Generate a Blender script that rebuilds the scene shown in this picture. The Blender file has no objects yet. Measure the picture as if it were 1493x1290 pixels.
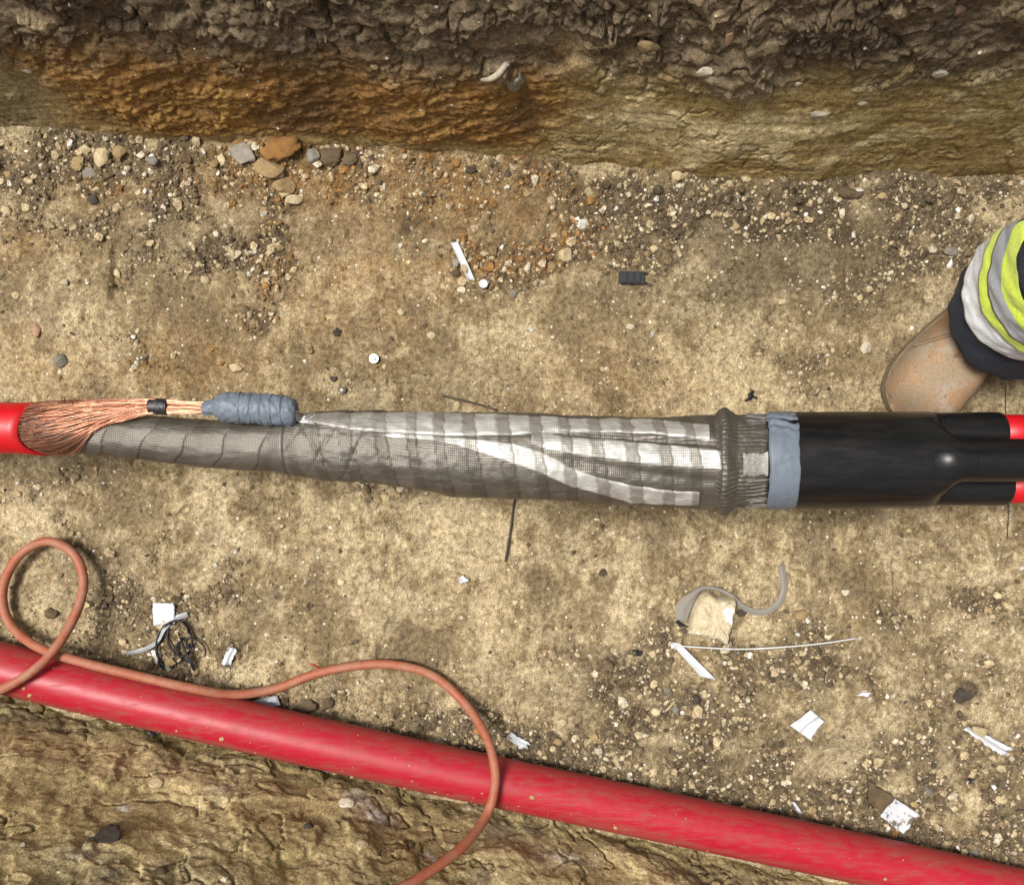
import bpy, bmesh, math, random
import numpy as np
from mathutils import Vector, Matrix

random.seed(7)
RNG = np.random.default_rng(7)
R = math.radians

# ------------------------------------------------------------------ camera, sky, sun, exposure
scene = bpy.context.scene
CAMH = 1.30
cam_d = bpy.data.cameras.new('camera')
cam = bpy.data.objects.new('camera', cam_d)
scene.collection.objects.link(cam)
cam.location = (0, 0, CAMH)
cam.rotation_euler = (0, 0, 0)
cam_d.sensor_fit = 'HORIZONTAL'
cam_d.sensor_width = 36
cam_d.lens = 36 * 1300 / 1493
cam_d.clip_start = 0.02
cam_d.clip_end = 200
scene.camera = cam

SUN_EL, SUN_AZ = 68, -72          # azimuth measured from +Y (far wall side), negative = towards the left
w = bpy.data.worlds.new('World')
scene.world = w
w.use_nodes = True
nt = w.node_tree
bg = nt.nodes['Background']
sky = nt.nodes.new('ShaderNodeTexSky')
sky.sky_type = 'NISHITA'
sky.sun_disc = False
sky.sun_elevation = R(SUN_EL)
sky.sun_rotation = R(SUN_AZ)
sky.dust_density = 4.0
hs = nt.nodes.new('ShaderNodeHueSaturation')      # cloud cover: the sky is nearly white
hs.inputs['Saturation'].default_value = 0.12
nt.links.new(sky.outputs[0], hs.inputs['Color'])
nt.links.new(hs.outputs[0], bg.inputs['Color'])
bg.inputs['Strength'].default_value = 0.092

sun_d = bpy.data.lights.new('sun', 'SUN')
sun_d.energy = 3.0
sun_d.angle = R(18)
sun_d.color = (1.0, 0.96, 0.90)
sun = bpy.data.objects.new('sun', sun_d)
scene.collection.objects.link(sun)
sd = Vector((math.sin(R(SUN_AZ)) * math.cos(R(SUN_EL)), math.cos(R(SUN_AZ)) * math.cos(R(SUN_EL)), math.sin(R(SUN_EL))))
sun.rotation_euler = sd.to_track_quat('Z', 'Y').to_euler()
sun.location = sd * 5

vs = scene.view_settings
vs.view_transform = 'Standard'
vs.look = 'None'
vs.exposure = 0.56
vs.gamma = 1.0
scene.render.engine = 'CYCLES'
scene.cycles.max_bounces = 4
scene.cycles.diffuse_bounces = 2
scene.cycles.glossy_bounces = 3

# ------------------------------------------------------------------ numeric helpers
def W(px, py, z=0.0):
    """photo measurement at height z -> metres"""
    k = (CAMH - z) / 1300.0
    return Vector(((px - 746.5) * k, (645.0 - py) * k, z))

def _h(ix, iy, seed):
    n = (ix.astype(np.int64) * 374761393 + iy.astype(np.int64) * 668265263 + seed * 974711) & 0xFFFFFFFF
    n = ((n ^ (n >> 13)) * 1274126177) & 0xFFFFFFFF
    n = n ^ (n >> 16)
    n = (n * 2246822519) & 0xFFFFFFFF
    return ((n ^ (n >> 15)) & 0xFFFFFF) / float(0x1000000)

def perlin(x, y, seed=0):
    x = np.asarray(x, float); y = np.asarray(y, float)
    ix = np.floor(x); iy = np.floor(y); fx = x - ix; fy = y - iy
    u = fx * fx * fx * (fx * (fx * 6 - 15) + 10); v = fy * fy * fy * (fy * (fy * 6 - 15) + 10)
    def g(dx, dy):
        a = _h(ix + dx, iy + dy, seed) * 2 * math.pi
        return np.cos(a) * (fx - dx) + np.sin(a) * (fy - dy)
    a = g(0, 0); b = g(1, 0); c = g(0, 1); d = g(1, 1)
    return 1.45 * ((a + u * (b - a)) + v * ((c + u * (d - c)) - (a + u * (b - a))))

def fbm(x, y, octv=4, seed=0, gain=0.5, lac=2.03):
    s = 0; a = 1; t = 0
    for i in range(octv):
        s = s + a * perlin(x, y, seed + i * 17); t += a
        a *= gain; x = x * lac + 3.1; y = y * lac + 7.7
    return s / t * 1.3

def worley(x, y, seed=0):
    x = np.asarray(x, float); y = np.asarray(y, float)
    ix = np.floor(x); iy = np.floor(y)
    f1 = np.full(x.shape, 9.0); f2 = np.full(x.shape, 9.0); cid = np.zeros(x.shape)
    for dx in (-1, 0, 1):
        for dy in (-1, 0, 1):
            cx = ix + dx; cy = iy + dy
            d = np.hypot(cx + _h(cx, cy, seed) - x, cy + _h(cx, cy, seed + 5) - y)
            cl = d < f1
            f2 = np.where(cl, f1, np.minimum(f2, d))
            cid = np.where(cl, _h(cx, cy, seed + 11), cid)
            f1 = np.where(cl, d, f1)
    return f1, f2, cid

def facets(x, y, seed=0):
    """broken clods: each cell a plane of its own tilt; returns height (in cell units), f2-f1"""
    ix = np.floor(x); iy = np.floor(y)
    f1 = np.full(x.shape, 9.0); f2 = np.full(x.shape, 9.0); h = np.zeros(x.shape)
    for dx in (-1, 0, 1):
        for dy in (-1, 0, 1):
            cx = ix + dx; cy = iy + dy
            vx = x - cx - _h(cx, cy, seed); vy = y - cy - _h(cx, cy, seed + 5)
            d = np.hypot(vx, vy); cl = d < f1
            f2 = np.where(cl, f1, np.minimum(f2, d))
            h = np.where(cl, vx * (_h(cx, cy, seed + 7) * 2 - 1) + vy * (_h(cx, cy, seed + 8) * 2 - 1) + 0.5 * (_h(cx, cy, seed + 11) - .5), h)
            f1 = np.where(cl, d, f1)
    return h, f2 - f1

def sstep(a, b, x):
    t = np.clip((np.asarray(x, float) - a) / (b - a), 0, 1)
    return t * t * (3 - 2 * t)

def mixc(c, col, f):
    return c + (np.array(col)[None, :] - c) * np.clip(f, 0, 1)[:, None]

def blobs(px, py, lst):
    s = 0
    for (cx, cy, rx, ry, wgt) in lst:
        s = s + wgt * np.exp(-((px - cx) / rx) ** 2 - ((py - cy) / ry) ** 2)
    return s

# ------------------------------------------------------------------ object helpers
COL = scene.collection

def tag(o, label=None, cat=None, group=None, kind=None):
    if label: o['label'] = label
    if cat: o['category'] = cat
    if group: o['group'] = group
    if kind: o['kind'] = kind
    return o

def empty(name, loc, label, cat, group=None):
    o = bpy.data.objects.new(name, None)
    o.empty_display_size = 0.02
    o.location = loc
    COL.objects.link(o)
    return tag(o, label, cat, group)

def link(name, me, parent=None):
    o = bpy.data.objects.new(name, me)
    COL.objects.link(o)
    if parent is not None:
        o.parent = parent
        t = parent.location if parent.type == 'EMPTY' else Vector((0, 0, 0))
        o.matrix_parent_inverse = Matrix.Translation(-t)
    return o

def mesh_np(name, V, F, smooth=True):
    """V (n,3), F (m,3|4) arrays -> mesh, fast"""
    V = np.asarray(V, np.float32); F = np.asarray(F, np.int32)
    me = bpy.data.meshes.new(name)
    k = F.shape[1]
    me.vertices.add(len(V)); me.vertices.foreach_set('co', V.ravel())
    me.loops.add(F.size); me.loops.foreach_set('vertex_index', F.ravel())
    me.polygons.add(len(F))
    me.polygons.foreach_set('loop_start', np.arange(0, F.size, k, dtype=np.int32))
    me.polygons.foreach_set('use_smooth', np.full(len(F), smooth, dtype=bool))
    me.update(calc_edges=True)
    return me

def fattr(me, name, vals):
    a = me.attributes.new(name, 'FLOAT', 'POINT'); a.data.foreach_set('value', np.asarray(vals, np.float32))

def cattr(me, name, rgb):
    a = me.attributes.new(name, 'FLOAT_COLOR', 'POINT')
    c = np.ones((len(rgb), 4), np.float32); c[:, :3] = rgb
    a.data.foreach_set('color', c.ravel())

def mk(name, V, F, mat, parent=None, smooth=True, attrs=None):
    F = list(F)
    if len(set(len(f) for f in F)) == 1:
        me = mesh_np(name, V, np.array(F), smooth)
    else:
        me = bpy.data.meshes.new(name)
        me.from_pydata([tuple(v) for v in V], [], [tuple(int(i) for i in f) for f in F])
        me.polygons.foreach_set('use_smooth', [smooth] * len(me.polygons)); me.update()
    if mat: me.materials.append(mat)
    for k, v in (attrs or {}).items(): fattr(me, k, v)
    return link(name, me, parent)

def grid_faces(nu, nv, wrap_v=False):
    i = np.arange(nu - 1)[:, None]; j = np.arange(nv if wrap_v else nv - 1)[None, :]
    a = i * nv + j; b = i * nv + (j + 1) % nv
    return np.stack([a, b, b + nv, a + nv], -1).reshape(-1, 4)

def crom(pts, per=8):
    P = [np.array(p, float) for p in pts]
    P = [2 * P[0] - P[1]] + P + [2 * P[-1] - P[-2]]
    out = []
    for i in range(1, len(P) - 2):
        for s in range(per):
            t = s / per
            out.append(0.5 * ((2 * P[i]) + (-P[i - 1] + P[i + 1]) * t + (2 * P[i - 1] - 5 * P[i] + 4 * P[i + 1] - P[i + 2]) * t * t
                              + (-P[i - 1] + 3 * P[i] - 3 * P[i + 1] + P[i + 2]) * t ** 3))
    out.append(P[-2])
    return np.array(out)

def tube(path, rad, n=12, caps=True):
    """returns V, F(list), arc length per vertex, angle per vertex"""
    P = np.asarray(path, float); m = len(P)
    rad = np.full(m, rad) if np.isscalar(rad) else np.asarray(rad)
    T = np.gradient(P, axis=0); T /= np.linalg.norm(T, axis=1)[:, None] + 1e-12
    up = np.array([0, 0, 1.0])
    if abs(T[0] @ up) > 0.9: up = np.array([0, 1.0, 0])
    N = np.zeros_like(P); N[0] = up - T[0] * (up @ T[0]); N[0] /= np.linalg.norm(N[0])
    for i in range(1, m):
        v = N[i - 1] - T[i] * (N[i - 1] @ T[i]); N[i] = v / (np.linalg.norm(v) + 1e-12)
    B = np.cross(T, N)
    th = np.arange(n) / n * 2 * math.pi
    V = P[:, None, :] + rad[:, None, None] * (np.cos(th)[None, :, None] * N[:, None, :] + np.sin(th)[None, :, None] * B[:, None, :])
    F = [tuple(f) for f in grid_faces(m, n, True)[:, ::-1]]
    V = V.reshape(-1, 3)
    s = np.concatenate([[0], np.cumsum(np.linalg.norm(np.diff(P, axis=0), axis=1))])
    uu = np.repeat(s, n); vv = np.tile(th, m)
    if caps:
        F.append(tuple(range(n))); F.append(tuple(range((m - 1) * n, m * n))[::-1])
    return V, F, uu, vv

def join(parts):
    V = []; F = []; o = 0
    for v, f in parts:
        V.append(np.asarray(v)); F += [tuple(i + o for i in q) for q in f]; o += len(v)
    return np.concatenate(V), F

# ------------------------------------------------------------------ materials
def newmat(name):
    m = bpy.data.materials.new(name); m.use_nodes = True
    n = m.node_tree.nodes; l = m.node_tree.links
    return m, n, l, n['Principled BSDF']

def nz(n, l, vec, scale, detail=4, rough=0.6):
    t = n.new('ShaderNodeTexNoise'); t.inputs['Scale'].default_value = scale
    t.inputs['Detail'].default_value = detail; t.inputs['Roughness'].default_value = rough
    if vec is not None: l.new(vec, t.inputs['Vector'])
    return t.outputs['Fac']

def ramp(n, l, fac, a, b, ca=(0, 0, 0, 1), cb=(1, 1, 1, 1)):
    r = n.new('ShaderNodeValToRGB'); e = r.color_ramp.elements
    e[0].position = a; e[1].position = b; e[0].color = ca; e[1].color = cb
    l.new(fac, r.inputs[0]); return r.outputs[0]

def mixrgb(n, l, fac, a, b, typ='MIX'):
    m = n.new('ShaderNodeMix'); m.data_type = 'RGBA'; m.blend_type = typ
    for val, k in ((fac, 0), (a, 6), (b, 7)):
        if hasattr(val, 'is_output'): l.new(val, m.inputs[k])
        else: m.inputs[k].default_value = val if k == 0 else (tuple(val) + (1,) if len(val) == 3 else val)
    return m.outputs[2]

def math_(n, l, op, a, b=None):
    m = n.new('ShaderNodeMath'); m.operation = op
    for v, k in ((a, 0), (b, 1)):
        if v is None: continue
        if hasattr(v, 'is_output'): l.new(v, m.inputs[k])
        else: m.inputs[k].default_value = v
    return m.outputs[0]

def bump(n, l, p, h, strength, dist=0.002, prev=None):
    b = n.new('ShaderNodeBump'); b.inputs['Strength'].default_value = strength; b.inputs['Distance'].default_value = dist
    l.new(h, b.inputs['Height'])
    if prev is not None: l.new(prev, b.inputs['Normal'])
    l.new(b.outputs[0], p.inputs['Normal']); return b.outputs[0]

def soil_mat(name, attr='soil', speck=1.0, bs=0.8):
    m, n, l, p = newmat(name)
    g = n.new('ShaderNodeNewGeometry').outputs['Position']
    at = n.new('ShaderNodeAttribute'); at.attribute_name = attr
    c = at.outputs['Color']
    f1 = nz(n, l, g, 140, 4, 0.7)
    c = mixrgb(n, l, 1.0, c, ramp(n, l, f1, 0.28, 0.72, (0.42, 0.39, 0.35, 1), (1.55, 1.57, 1.59, 1)), 'MULTIPLY')
    f2 = nz(n, l, g, 620, 2, 0.65)
    c = mixrgb(n, l, 1.0, c, ramp(n, l, f2, 0.3, 0.7, (0.55, 0.53, 0.50, 1), (1.45, 1.46, 1.48, 1)), 'MULTIPLY')
    v = n.new('ShaderNodeTexVoronoi'); v.inputs['Scale'].default_value = 190; v.inputs['Randomness'].default_value = 1
    l.new(g, v.inputs['Vector'])
    sep = n.new('ShaderNodeSeparateColor'); l.new(v.outputs['Color'], sep.inputs[0])
    pick = math_(n, l, 'GREATER_THAN', sep.outputs[0], 1 - 0.055 * speck)
    sz = math_(n, l, 'MULTIPLY', sep.outputs[1], 0.42)
    ins = math_(n, l, 'LESS_THAN', v.outputs['Distance'], sz)
    c = mixrgb(n, l, math_(n, l, 'MULTIPLY', pick, ins), c, (0.62, 0.56, 0.44))
    v2 = n.new('ShaderNodeTexVoronoi'); v2.inputs['Scale'].default_value = 330; l.new(g, v2.inputs['Vector'])
    sep2 = n.new('ShaderNodeSeparateColor'); l.new(v2.outputs['Color'], sep2.inputs[0])
    pk2 = math_(n, l, 'MULTIPLY', math_(n, l, 'GREATER_THAN', sep2.outputs[0], 0.86), math_(n, l, 'LESS_THAN', v2.outputs['Distance'], 0.36))
    c = mixrgb(n, l, math_(n, l, 'MULTIPLY', pk2, 0.45), c, (0.09, 0.07, 0.045))
    l.new(c, p.inputs['Base Color'])
    p.inputs['Roughness'].default_value = 0.93
    p.inputs['Specular IOR Level'].default_value = 0.18
    b1 = bump(n, l, p, f1, bs, 0.006)
    b2 = bump(n, l, p, f2, bs * 0.9, 0.0022, b1)
    bump(n, l, p, v.outputs['Distance'], 0.25, 0.0015, b2)
    return m

M_SOIL = soil_mat('soil_floor', speck=1.3)
M_WALL = soil_mat('soil_wall', speck=0.45, bs=0.32)
M_CRUMB = soil_mat('soil_crumbs', speck=0.3, bs=0.5)

def stone_mat(name, col, col2, rough=0.85, chalk=0.0):
    m, n, l, p = newmat(name)
    tc = n.new('ShaderNodeTexCoord').outputs['Object']
    g = n.new('ShaderNodeNewGeometry').outputs['Position']
    oi = n.new('ShaderNodeObjectInfo').outputs['Random']
    f = nz(n, l, g, 95, 5, 0.7)
    c = mixrgb(n, l, ramp(n, l, f, 0.36, 0.64), col, col2)
    k = n.new('ShaderNodeMapRange'); k.inputs[3].default_value = 0.72; k.inputs[4].default_value = 1.2; l.new(oi, k.inputs[0])
    hv = n.new('ShaderNodeHueSaturation'); l.new(k.outputs[0], hv.inputs['Value']); l.new(c, hv.inputs['Color'])
    c = hv.outputs[0]
    f2 = nz(n, l, g, 420, 4, 0.7)
    c = mixrgb(n, l, 1.0, c, ramp(n, l, f2, 0.3, 0.7, (0.72, 0.70, 0.66, 1), (1.2, 1.2, 1.2, 1)), 'MULTIPLY')
    if chalk:
        c = mixrgb(n, l, ramp(n, l, nz(n, l, g, 40, 3, 0.6), 0.60, 0.66), c, (0.78, 0.76, 0.72))
    l.new(c, p.inputs['Base Color'])
    p.inputs['Roughness'].default_value = rough
    p.inputs['Specular IOR Level'].default_value = 0.3
    b = bump(n, l, p, f, 0.5, 0.003); bump(n, l, p, f2, 0.5, 0.001, b)
    return m

ST = {
    'white': stone_mat('chalk_stone', (0.56, 0.51, 0.41), (0.44, 0.38, 0.27)),
    'cream': stone_mat('limestone', (0.52, 0.43, 0.27), (0.38, 0.29, 0.16)),
    'tan': stone_mat('tan_stone', (0.36, 0.26, 0.13), (0.24, 0.165, 0.08)),
    'brown': stone_mat('clay_clod', (0.15, 0.105, 0.06), (0.10, 0.07, 0.042), 0.95),
    'dark': stone_mat('dark_clod', (0.075, 0.06, 0.047), (0.045, 0.037, 0.03), 0.95),
    'grey': stone_mat('grey_flint', (0.27, 0.245, 0.20), (0.18, 0.16, 0.13), 0.7),
    'orange': stone_mat('rusty_clay', (0.34, 0.17, 0.055), (0.22, 0.11, 0.04), 0.95),
    'pink': stone_mat('pink_shard', (0.50, 0.30, 0.19), (0.42, 0.26, 0.17)),
    'big': stone_mat('limestone_block', (0.74, 0.64, 0.46), (0.60, 0.49, 0.31), 0.9, chalk=1),
}

def plastic(name, col, rough=0.4, dust=None, dcol=(0.27, 0.19, 0.11), dlo=0.5, dhi=0.7, dscale=25, bs=0.1, stretch=(1, 1, 1), spec=0.5, rdust=0.8, attr=None, scratch=None):
    m, n, l, p = newmat(name)
    g = n.new('ShaderNodeNewGeometry').outputs['Position']
    mp = n.new('ShaderNodeMapping'); mp.inputs['Scale'].default_value = stretch; l.new(g, mp.inputs['Vector'])
    c = None
    f0 = nz(n, l, g, 60, 4)
    base = mixrgb(n, l, f0, tuple(x * 0.82 for x in col), tuple(min(1, x * 1.15) for x in col))
    if dust:
        f = nz(n, l, mp.outputs[0], dscale, 8, 0.7)
        if attr:
            at = n.new('ShaderNodeAttribute'); at.attribute_name = attr
            f = math_(n, l, 'ADD', f, at.outputs['Fac'])
        fac = math_(n, l, 'MULTIPLY', ramp(n, l, f, dlo, dhi), dust)
        base = mixrgb(n, l, fac, base, dcol)
        r = n.new('ShaderNodeMapRange'); r.inputs[3].default_value = rough; r.inputs[4].default_value = rdust; l.new(fac, r.inputs[0])
        l.new(r.outputs[0], p.inputs['Roughness'])
    else:
        p.inputs['Roughness'].default_value = rough
    if scratch:
        mp2 = n.new('ShaderNodeMapping'); mp2.inputs['Scale'].default_value = (0.10, 4.0, 4.0); mp2.inputs['Rotation'].default_value = (0, 0, 0.25); l.new(g, mp2.inputs['Vector'])
        base = mixrgb(n, l, math_(n, l, 'MULTIPLY', ramp(n, l, nz(n, l, mp2.outputs[0], 75, 5, 0.65), 0.62, 0.68), 0.45), base, scratch)
    p.inputs['Specular IOR Level'].default_value = spec
    l.new(base, p.inputs['Base Color'])
    b = bump(n, l, p, nz(n, l, g, 300, 3), bs, 0.001)
    bump(n, l, p, nz(n, l, g, 28, 3), bs, 0.004, b)
    return m

M_DUCT = plastic('red_duct_plastic', (0.37, 0.008, 0.024), 0.42, dust=0.85, dcol=(0.215, 0.085, 0.052), dlo=0.42, dhi=0.88, dscale=70, scratch=(0.30, 0.10, 0.075), spec=0.4, stretch=(0.5, 2.0, 2.0), attr='grime', bs=0.10)
M_REDC = plastic('red_cable_plastic', (0.50, 0.005, 0.010), 0.42, bs=0.06)
M_HOSE = plastic('orange_rubber', (0.32, 0.085, 0.040), 0.6, dust=0.85, dcol=(0.34, 0.20, 0.13), dlo=0.42, dhi=0.72, dscale=38, bs=0.2)
M_BLACK = plastic('black_heatshrink', (0.006, 0.006, 0.007), 0.33, dust=0.7, dcol=(0.020, 0.016, 0.012), dlo=0.45, dhi=0.75, dscale=16, stretch=(1, 5, 5), bs=0.13, rdust=0.5, spec=0.36)
M_BTAPE = plastic('black_tape', (0.014, 0.014, 0.015), 0.45, bs=0.2)
M_BSCRAP = plastic('black_scrap_plastic', (0.016, 0.017, 0.02), 0.5, dust=0.3, dcol=(0.12, 0.09, 0.06), dlo=0.6, dhi=0.8, dscale=80, spec=.3)
M_GTAPE = plastic('grey_tape', (0.132, 0.155, 0.188), 0.48, bs=0.25, spec=0.4)
M_GSTRIP = plastic('dusty_grey_fabric', (0.22, 0.20, 0.175), 0.85, dust=0.6, dcol=(0.24, 0.18, 0.11), dlo=0.5, dhi=0.75, dscale=60)
M_PAPER = plastic('white_paper', (0.50, 0.51, 0.53), 0.7, dust=0.5, dcol=(0.40, 0.32, 0.22), dlo=0.60, dhi=0.76, dscale=55, bs=0.3)
M_DIRTYPAPER = plastic('soiled_white_paper', (0.50, 0.51, 0.53), 0.7, dust=0.97, dcol=(0.11, 0.08, 0.05), dlo=0.54, dhi=0.58, dscale=75, bs=0.3)
M_CLEAR = plastic('cloudy_plastic_film', (0.27, 0.28, 0.30), 0.35, dust=0.6, dlo=0.5, dhi=0.7, dscale=40)
M_SOLE = plastic('rubber_sole', (0.09, 0.07, 0.05), 0.9, dust=0.9, dcol=(0.24, 0.18, 0.11), dlo=0.35, dhi=0.6, dscale=40)
M_ROOT = plastic('dark_twig', (0.045, 0.035, 0.028), 0.8, dust=0.5, dlo=0.5, dhi=0.7, dscale=80)
M_PALEROOT = plastic('pale_root', (0.42, 0.36, 0.27), 0.8, dust=0.5, dlo=0.5, dhi=0.7, dscale=80)

def metal(name, col, rough, metallic=1.0, noise=0.3):
    m, n, l, p = newmat(name)
    g = n.new('ShaderNodeNewGeometry').outputs['Position']
    f = nz(n, l, g, 120, 4)
    l.new(mixrgb(n, l, f, tuple(x * (1 - noise) for x in col), tuple(min(1, x * (1 + noise)) for x in col)), p.inputs['Base Color'])
    p.inputs['Metallic'].default_value = metallic; p.inputs['Roughness'].default_value = rough
    return m

M_STEEL = metal('bright_steel', (0.68, 0.69, 0.70), 0.32)
M_TINNED = metal('tinned_wire', (0.62, 0.60, 0.57), 0.4)
M_PALEWIRE = metal('pale_tinned_wire', (0.60, 0.60, 0.58), 0.5, 0.25)
M_BRASS = metal('brass', (0.55, 0.36, 0.10), 0.4)

def copper_mat():
    m, n, l, p = newmat('copper')
    at = n.new('ShaderNodeAttribute'); at.attribute_name = 'tone'
    g = n.new('ShaderNodeNewGeometry').outputs['Position']
    c = mixrgb(n, l, at.outputs['Fac'], (0.22, 0.085, 0.045), (0.84, 0.43, 0.29))
    c = mixrgb(n, l, ramp(n, l, nz(n, l, g, 60, 4), 0.60, 0.75), c, (0.30, 0.13, 0.06))
    l.new(c, p.inputs['Base Color']); p.inputs['Metallic'].default_value = 0.8; p.inputs['Roughness'].default_value = 0.3
    return m
M_COPPER = copper_mat()

def knit_mat(name, strap=False):
    """knitted tinned-copper mesh: rows and columns of loops, half-lapped turns"""
    m, n, l, p = newmat(name)
    def A(k):
        a = n.new('ShaderNodeAttribute'); a.attribute_name = k; return a.outputs['Fac']
    uu, vv, band = A('uu'), A('vv'), A('band')
    g = n.new('ShaderNodeNewGeometry').outputs['Position']
    wob = math_(n, l, 'MULTIPLY', math_(n, l, 'SUBTRACT', nz(n, l, g, 45, 3), 0.5), 5.0)
    per_u, per_v = 0.0024, 0.0028
    su = math_(n, l, 'SINE', math_(n, l, 'ADD', math_(n, l, 'MULTIPLY', uu, 2 * math.pi / per_u), wob))
    sv = math_(n, l, 'SINE', math_(n, l, 'ADD', math_(n, l, 'MULTIPLY', vv, 2 * math.pi / per_v), wob))
    row = math_(n, l, 'ADD', math_(n, l, 'MULTIPLY', su, 0.10), math_(n, l, 'MULTIPLY', sv, 0.26))
    h = math_(n, l, 'ADD', row, 0.5)
    big = nz(n, l, g, 22, 4, 0.6)
    if strap:
        dark, lite = (0.15, 0.14, 0.12), (0.40, 0.38, 0.34)
        dark2, lite2 = (0.36, 0.35, 0.32), (0.68, 0.67, 0.635)
    else:
        dark, lite = (0.040, 0.035, 0.028), (0.190, 0.172, 0.142)
        dark2, lite2 = (0.070, 0.063, 0.052), (0.275, 0.252, 0.215)
    c1 = mixrgb(n, l, h, dark, lite); c2 = mixrgb(n, l, h, dark2, lite2)
    c = mixrgb(n, l, band, c1, c2)
    c = mixrgb(n, l, 1.0, c, ramp(n, l, big, 0.3, 0.7, (0.78, 0.77, 0.74, 1), (1.2, 1.2, 1.2, 1)), 'MULTIPLY')
    l.new(c, p.inputs['Base Color'])
    p.inputs['Metallic'].default_value = 0.3 if strap else 0.5
    p.inputs['Roughness'].default_value = 0.46
    bump(n, l, p, h, 0.55, 0.0008)
    return m
M_KNIT = knit_mat('knitted_metal_mesh')
M_STRAP = knit_mat('flattened_metal_braid', True)

def cloth(name, col, dirt=0.4, dcol=(0.28, 0.2, 0.12), lo=0.5, hi=0.75, rough=0.9, sheen=0.2, ds=22):
    m, n, l, p = newmat(name)
    g = n.new('ShaderNodeNewGeometry').outputs['Position']
    f = nz(n, l, g, ds, 6, 0.7)
    c = mixrgb(n, l, math_(n, l, 'MULTIPLY', ramp(n, l, f, lo, hi), dirt), col, dcol)
    f2 = nz(n, l, g, 500, 3)
    c = mixrgb(n, l, 1.0, c, ramp(n, l, f2, 0.3, 0.7, (0.8, 0.8, 0.8, 1), (1.18, 1.18, 1.18, 1)), 'MULTIPLY')
    l.new(c, p.inputs['Base Color']); p.inputs['Roughness'].default_value = rough
    p.inputs['Sheen Weight'].default_value = sheen
    b = bump(n, l, p, f2, 0.35, 0.0008); bump(n, l, p, nz(n, l, g, 60, 3), 0.4, 0.003, b)
    return m
M_NAVY = cloth('navy_cloth', (0.010, 0.013, 0.026), 0.12, sheen=0.02)
M_YEL = cloth('fluorescent_yellow_cloth', (0.57, 0.69, 0.06), 0.35, (0.32, 0.34, 0.08))
M_SILV = cloth('reflective_silver_tape', (0.74, 0.76, 0.78), 0.3, (0.5, 0.48, 0.44), rough=0.5, sheen=0)
M_GREYT = cloth('grey_reflective_stripe', (0.34, 0.35, 0.37), 0.3, (0.25, 0.23, 0.2), rough=0.5, sheen=0)

def boot_mat():
    m, n, l, p = newmat('dusty_tan_leather')
    g = n.new('ShaderNodeNewGeometry').outputs['Position']
    mpb = n.new('ShaderNodeMapping'); mpb.inputs['Rotation'].default_value = (0, 0, 0.86); mpb.inputs['Scale'].default_value = (1.0, 2.2, 1.6); l.new(g, mpb.inputs['Vector'])
    f = nz(n, l, mpb.outputs[0], 15, 6, 0.65)
    c = mixrgb(n, l, ramp(n, l, f, 0.44, 0.56), (0.27, 0.20, 0.13), (0.315, 0.195, 0.11))
    c = mixrgb(n, l, ramp(n, l, nz(n, l, g, 34, 6, 0.7), 0.52, 0.68), c, (0.31, 0.26, 0.20))
    c = mixrgb(n, l, ramp(n, l, nz(n, l, g, 52, 5, 0.7), 0.60, 0.70), c, (0.17, 0.09, 0.05))
    f2 = nz(n, l, g, 400, 4)
    c = mixrgb(n, l, 1.0, c, ramp(n, l, f2, 0.3, 0.7, (0.8, 0.8, 0.8, 1), (1.2, 1.2, 1.2, 1)), 'MULTIPLY')
    l.new(c, p.inputs['Base Color']); p.inputs['Roughness'].default_value = 0.8
    p.inputs['Specular IOR Level'].default_value = 0.25
    b = bump(n, l, p, nz(n, l, g, 30, 4), 0.45, 0.004); bump(n, l, p, f2, 0.3, 0.0008, b)
    return m
M_BOOT = boot_mat()
M_SEAM = plastic('waxed_thread', (0.13, 0.075, 0.04), 0.8)

# ------------------------------------------------------------------ SETTING: trench floor
GRAVEL = [(60, 240, 140, 60, 1), (200, 240, 160, 50, 1), (430, 240, 130, 50, 1), (180, 330, 160, 50, .7), (260, 380, 120, 40, .6), (370, 350, 80, 60, .7),
          (620, 262, 150, 40, .7), (720, 390, 90, 40, .9), (800, 360, 80, 30, 1), (900, 370, 60, 30, .9), (950, 310, 120, 40, .9), (880, 270, 140, 30, .9),
          (1100, 290, 150, 40, 1), (1300, 295, 200, 60, 1.1), (1230, 410, 100, 35, .6), (1400, 350, 100, 70, .9), (980, 400, 60, 30, .5), (1000, 540, 150, 50, .3),
          (620, 570, 150, 40, .3), (1200, 540, 120, 60, .35), (560, 720, 60, 20, .6), (90, 720, 90, 40, .5), (150, 860, 70, 60, .6), (330, 890, 120, 70, .5),
          (250, 965, 120, 40, .7), (450, 1022, 100, 25, 1), (600, 1062, 120, 25, 1.1), (750, 1080, 120, 45, .9), (900, 1090, 150, 70, .9), (950, 970, 120, 50, .7),
          (1100, 1000, 150, 60, .6), (1050, 1130, 150, 50, 1), (1250, 1180, 200, 60, 1), (1400, 1190, 150, 80, 1), (1450, 870, 60, 50, .9), (1150, 930, 120, 60, .4),
          (1400, 1050, 120, 60, .6), (1340, 930, 120, 60, .35), (370, 470, 30, 110, .5), (240, 800, 18, 70, .35), (880, 450, 70, 30, .4), (1290, 740, 150, 50, .35), (200, 500, 60, 40, .4)]
ORANGE = [(420, 260, 120, 50, .8), (640, 300, 170, 80, .9), (730, 340, 120, 60, .6), (500, 420, 140, 90, .45), (280, 540, 120, 60, .5), (40, 360, 60, 30, .5), (150, 280, 80, 30, .4), (60, 540, 60, 50, .5), (900, 560, 250, 80, .25)]
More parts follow.
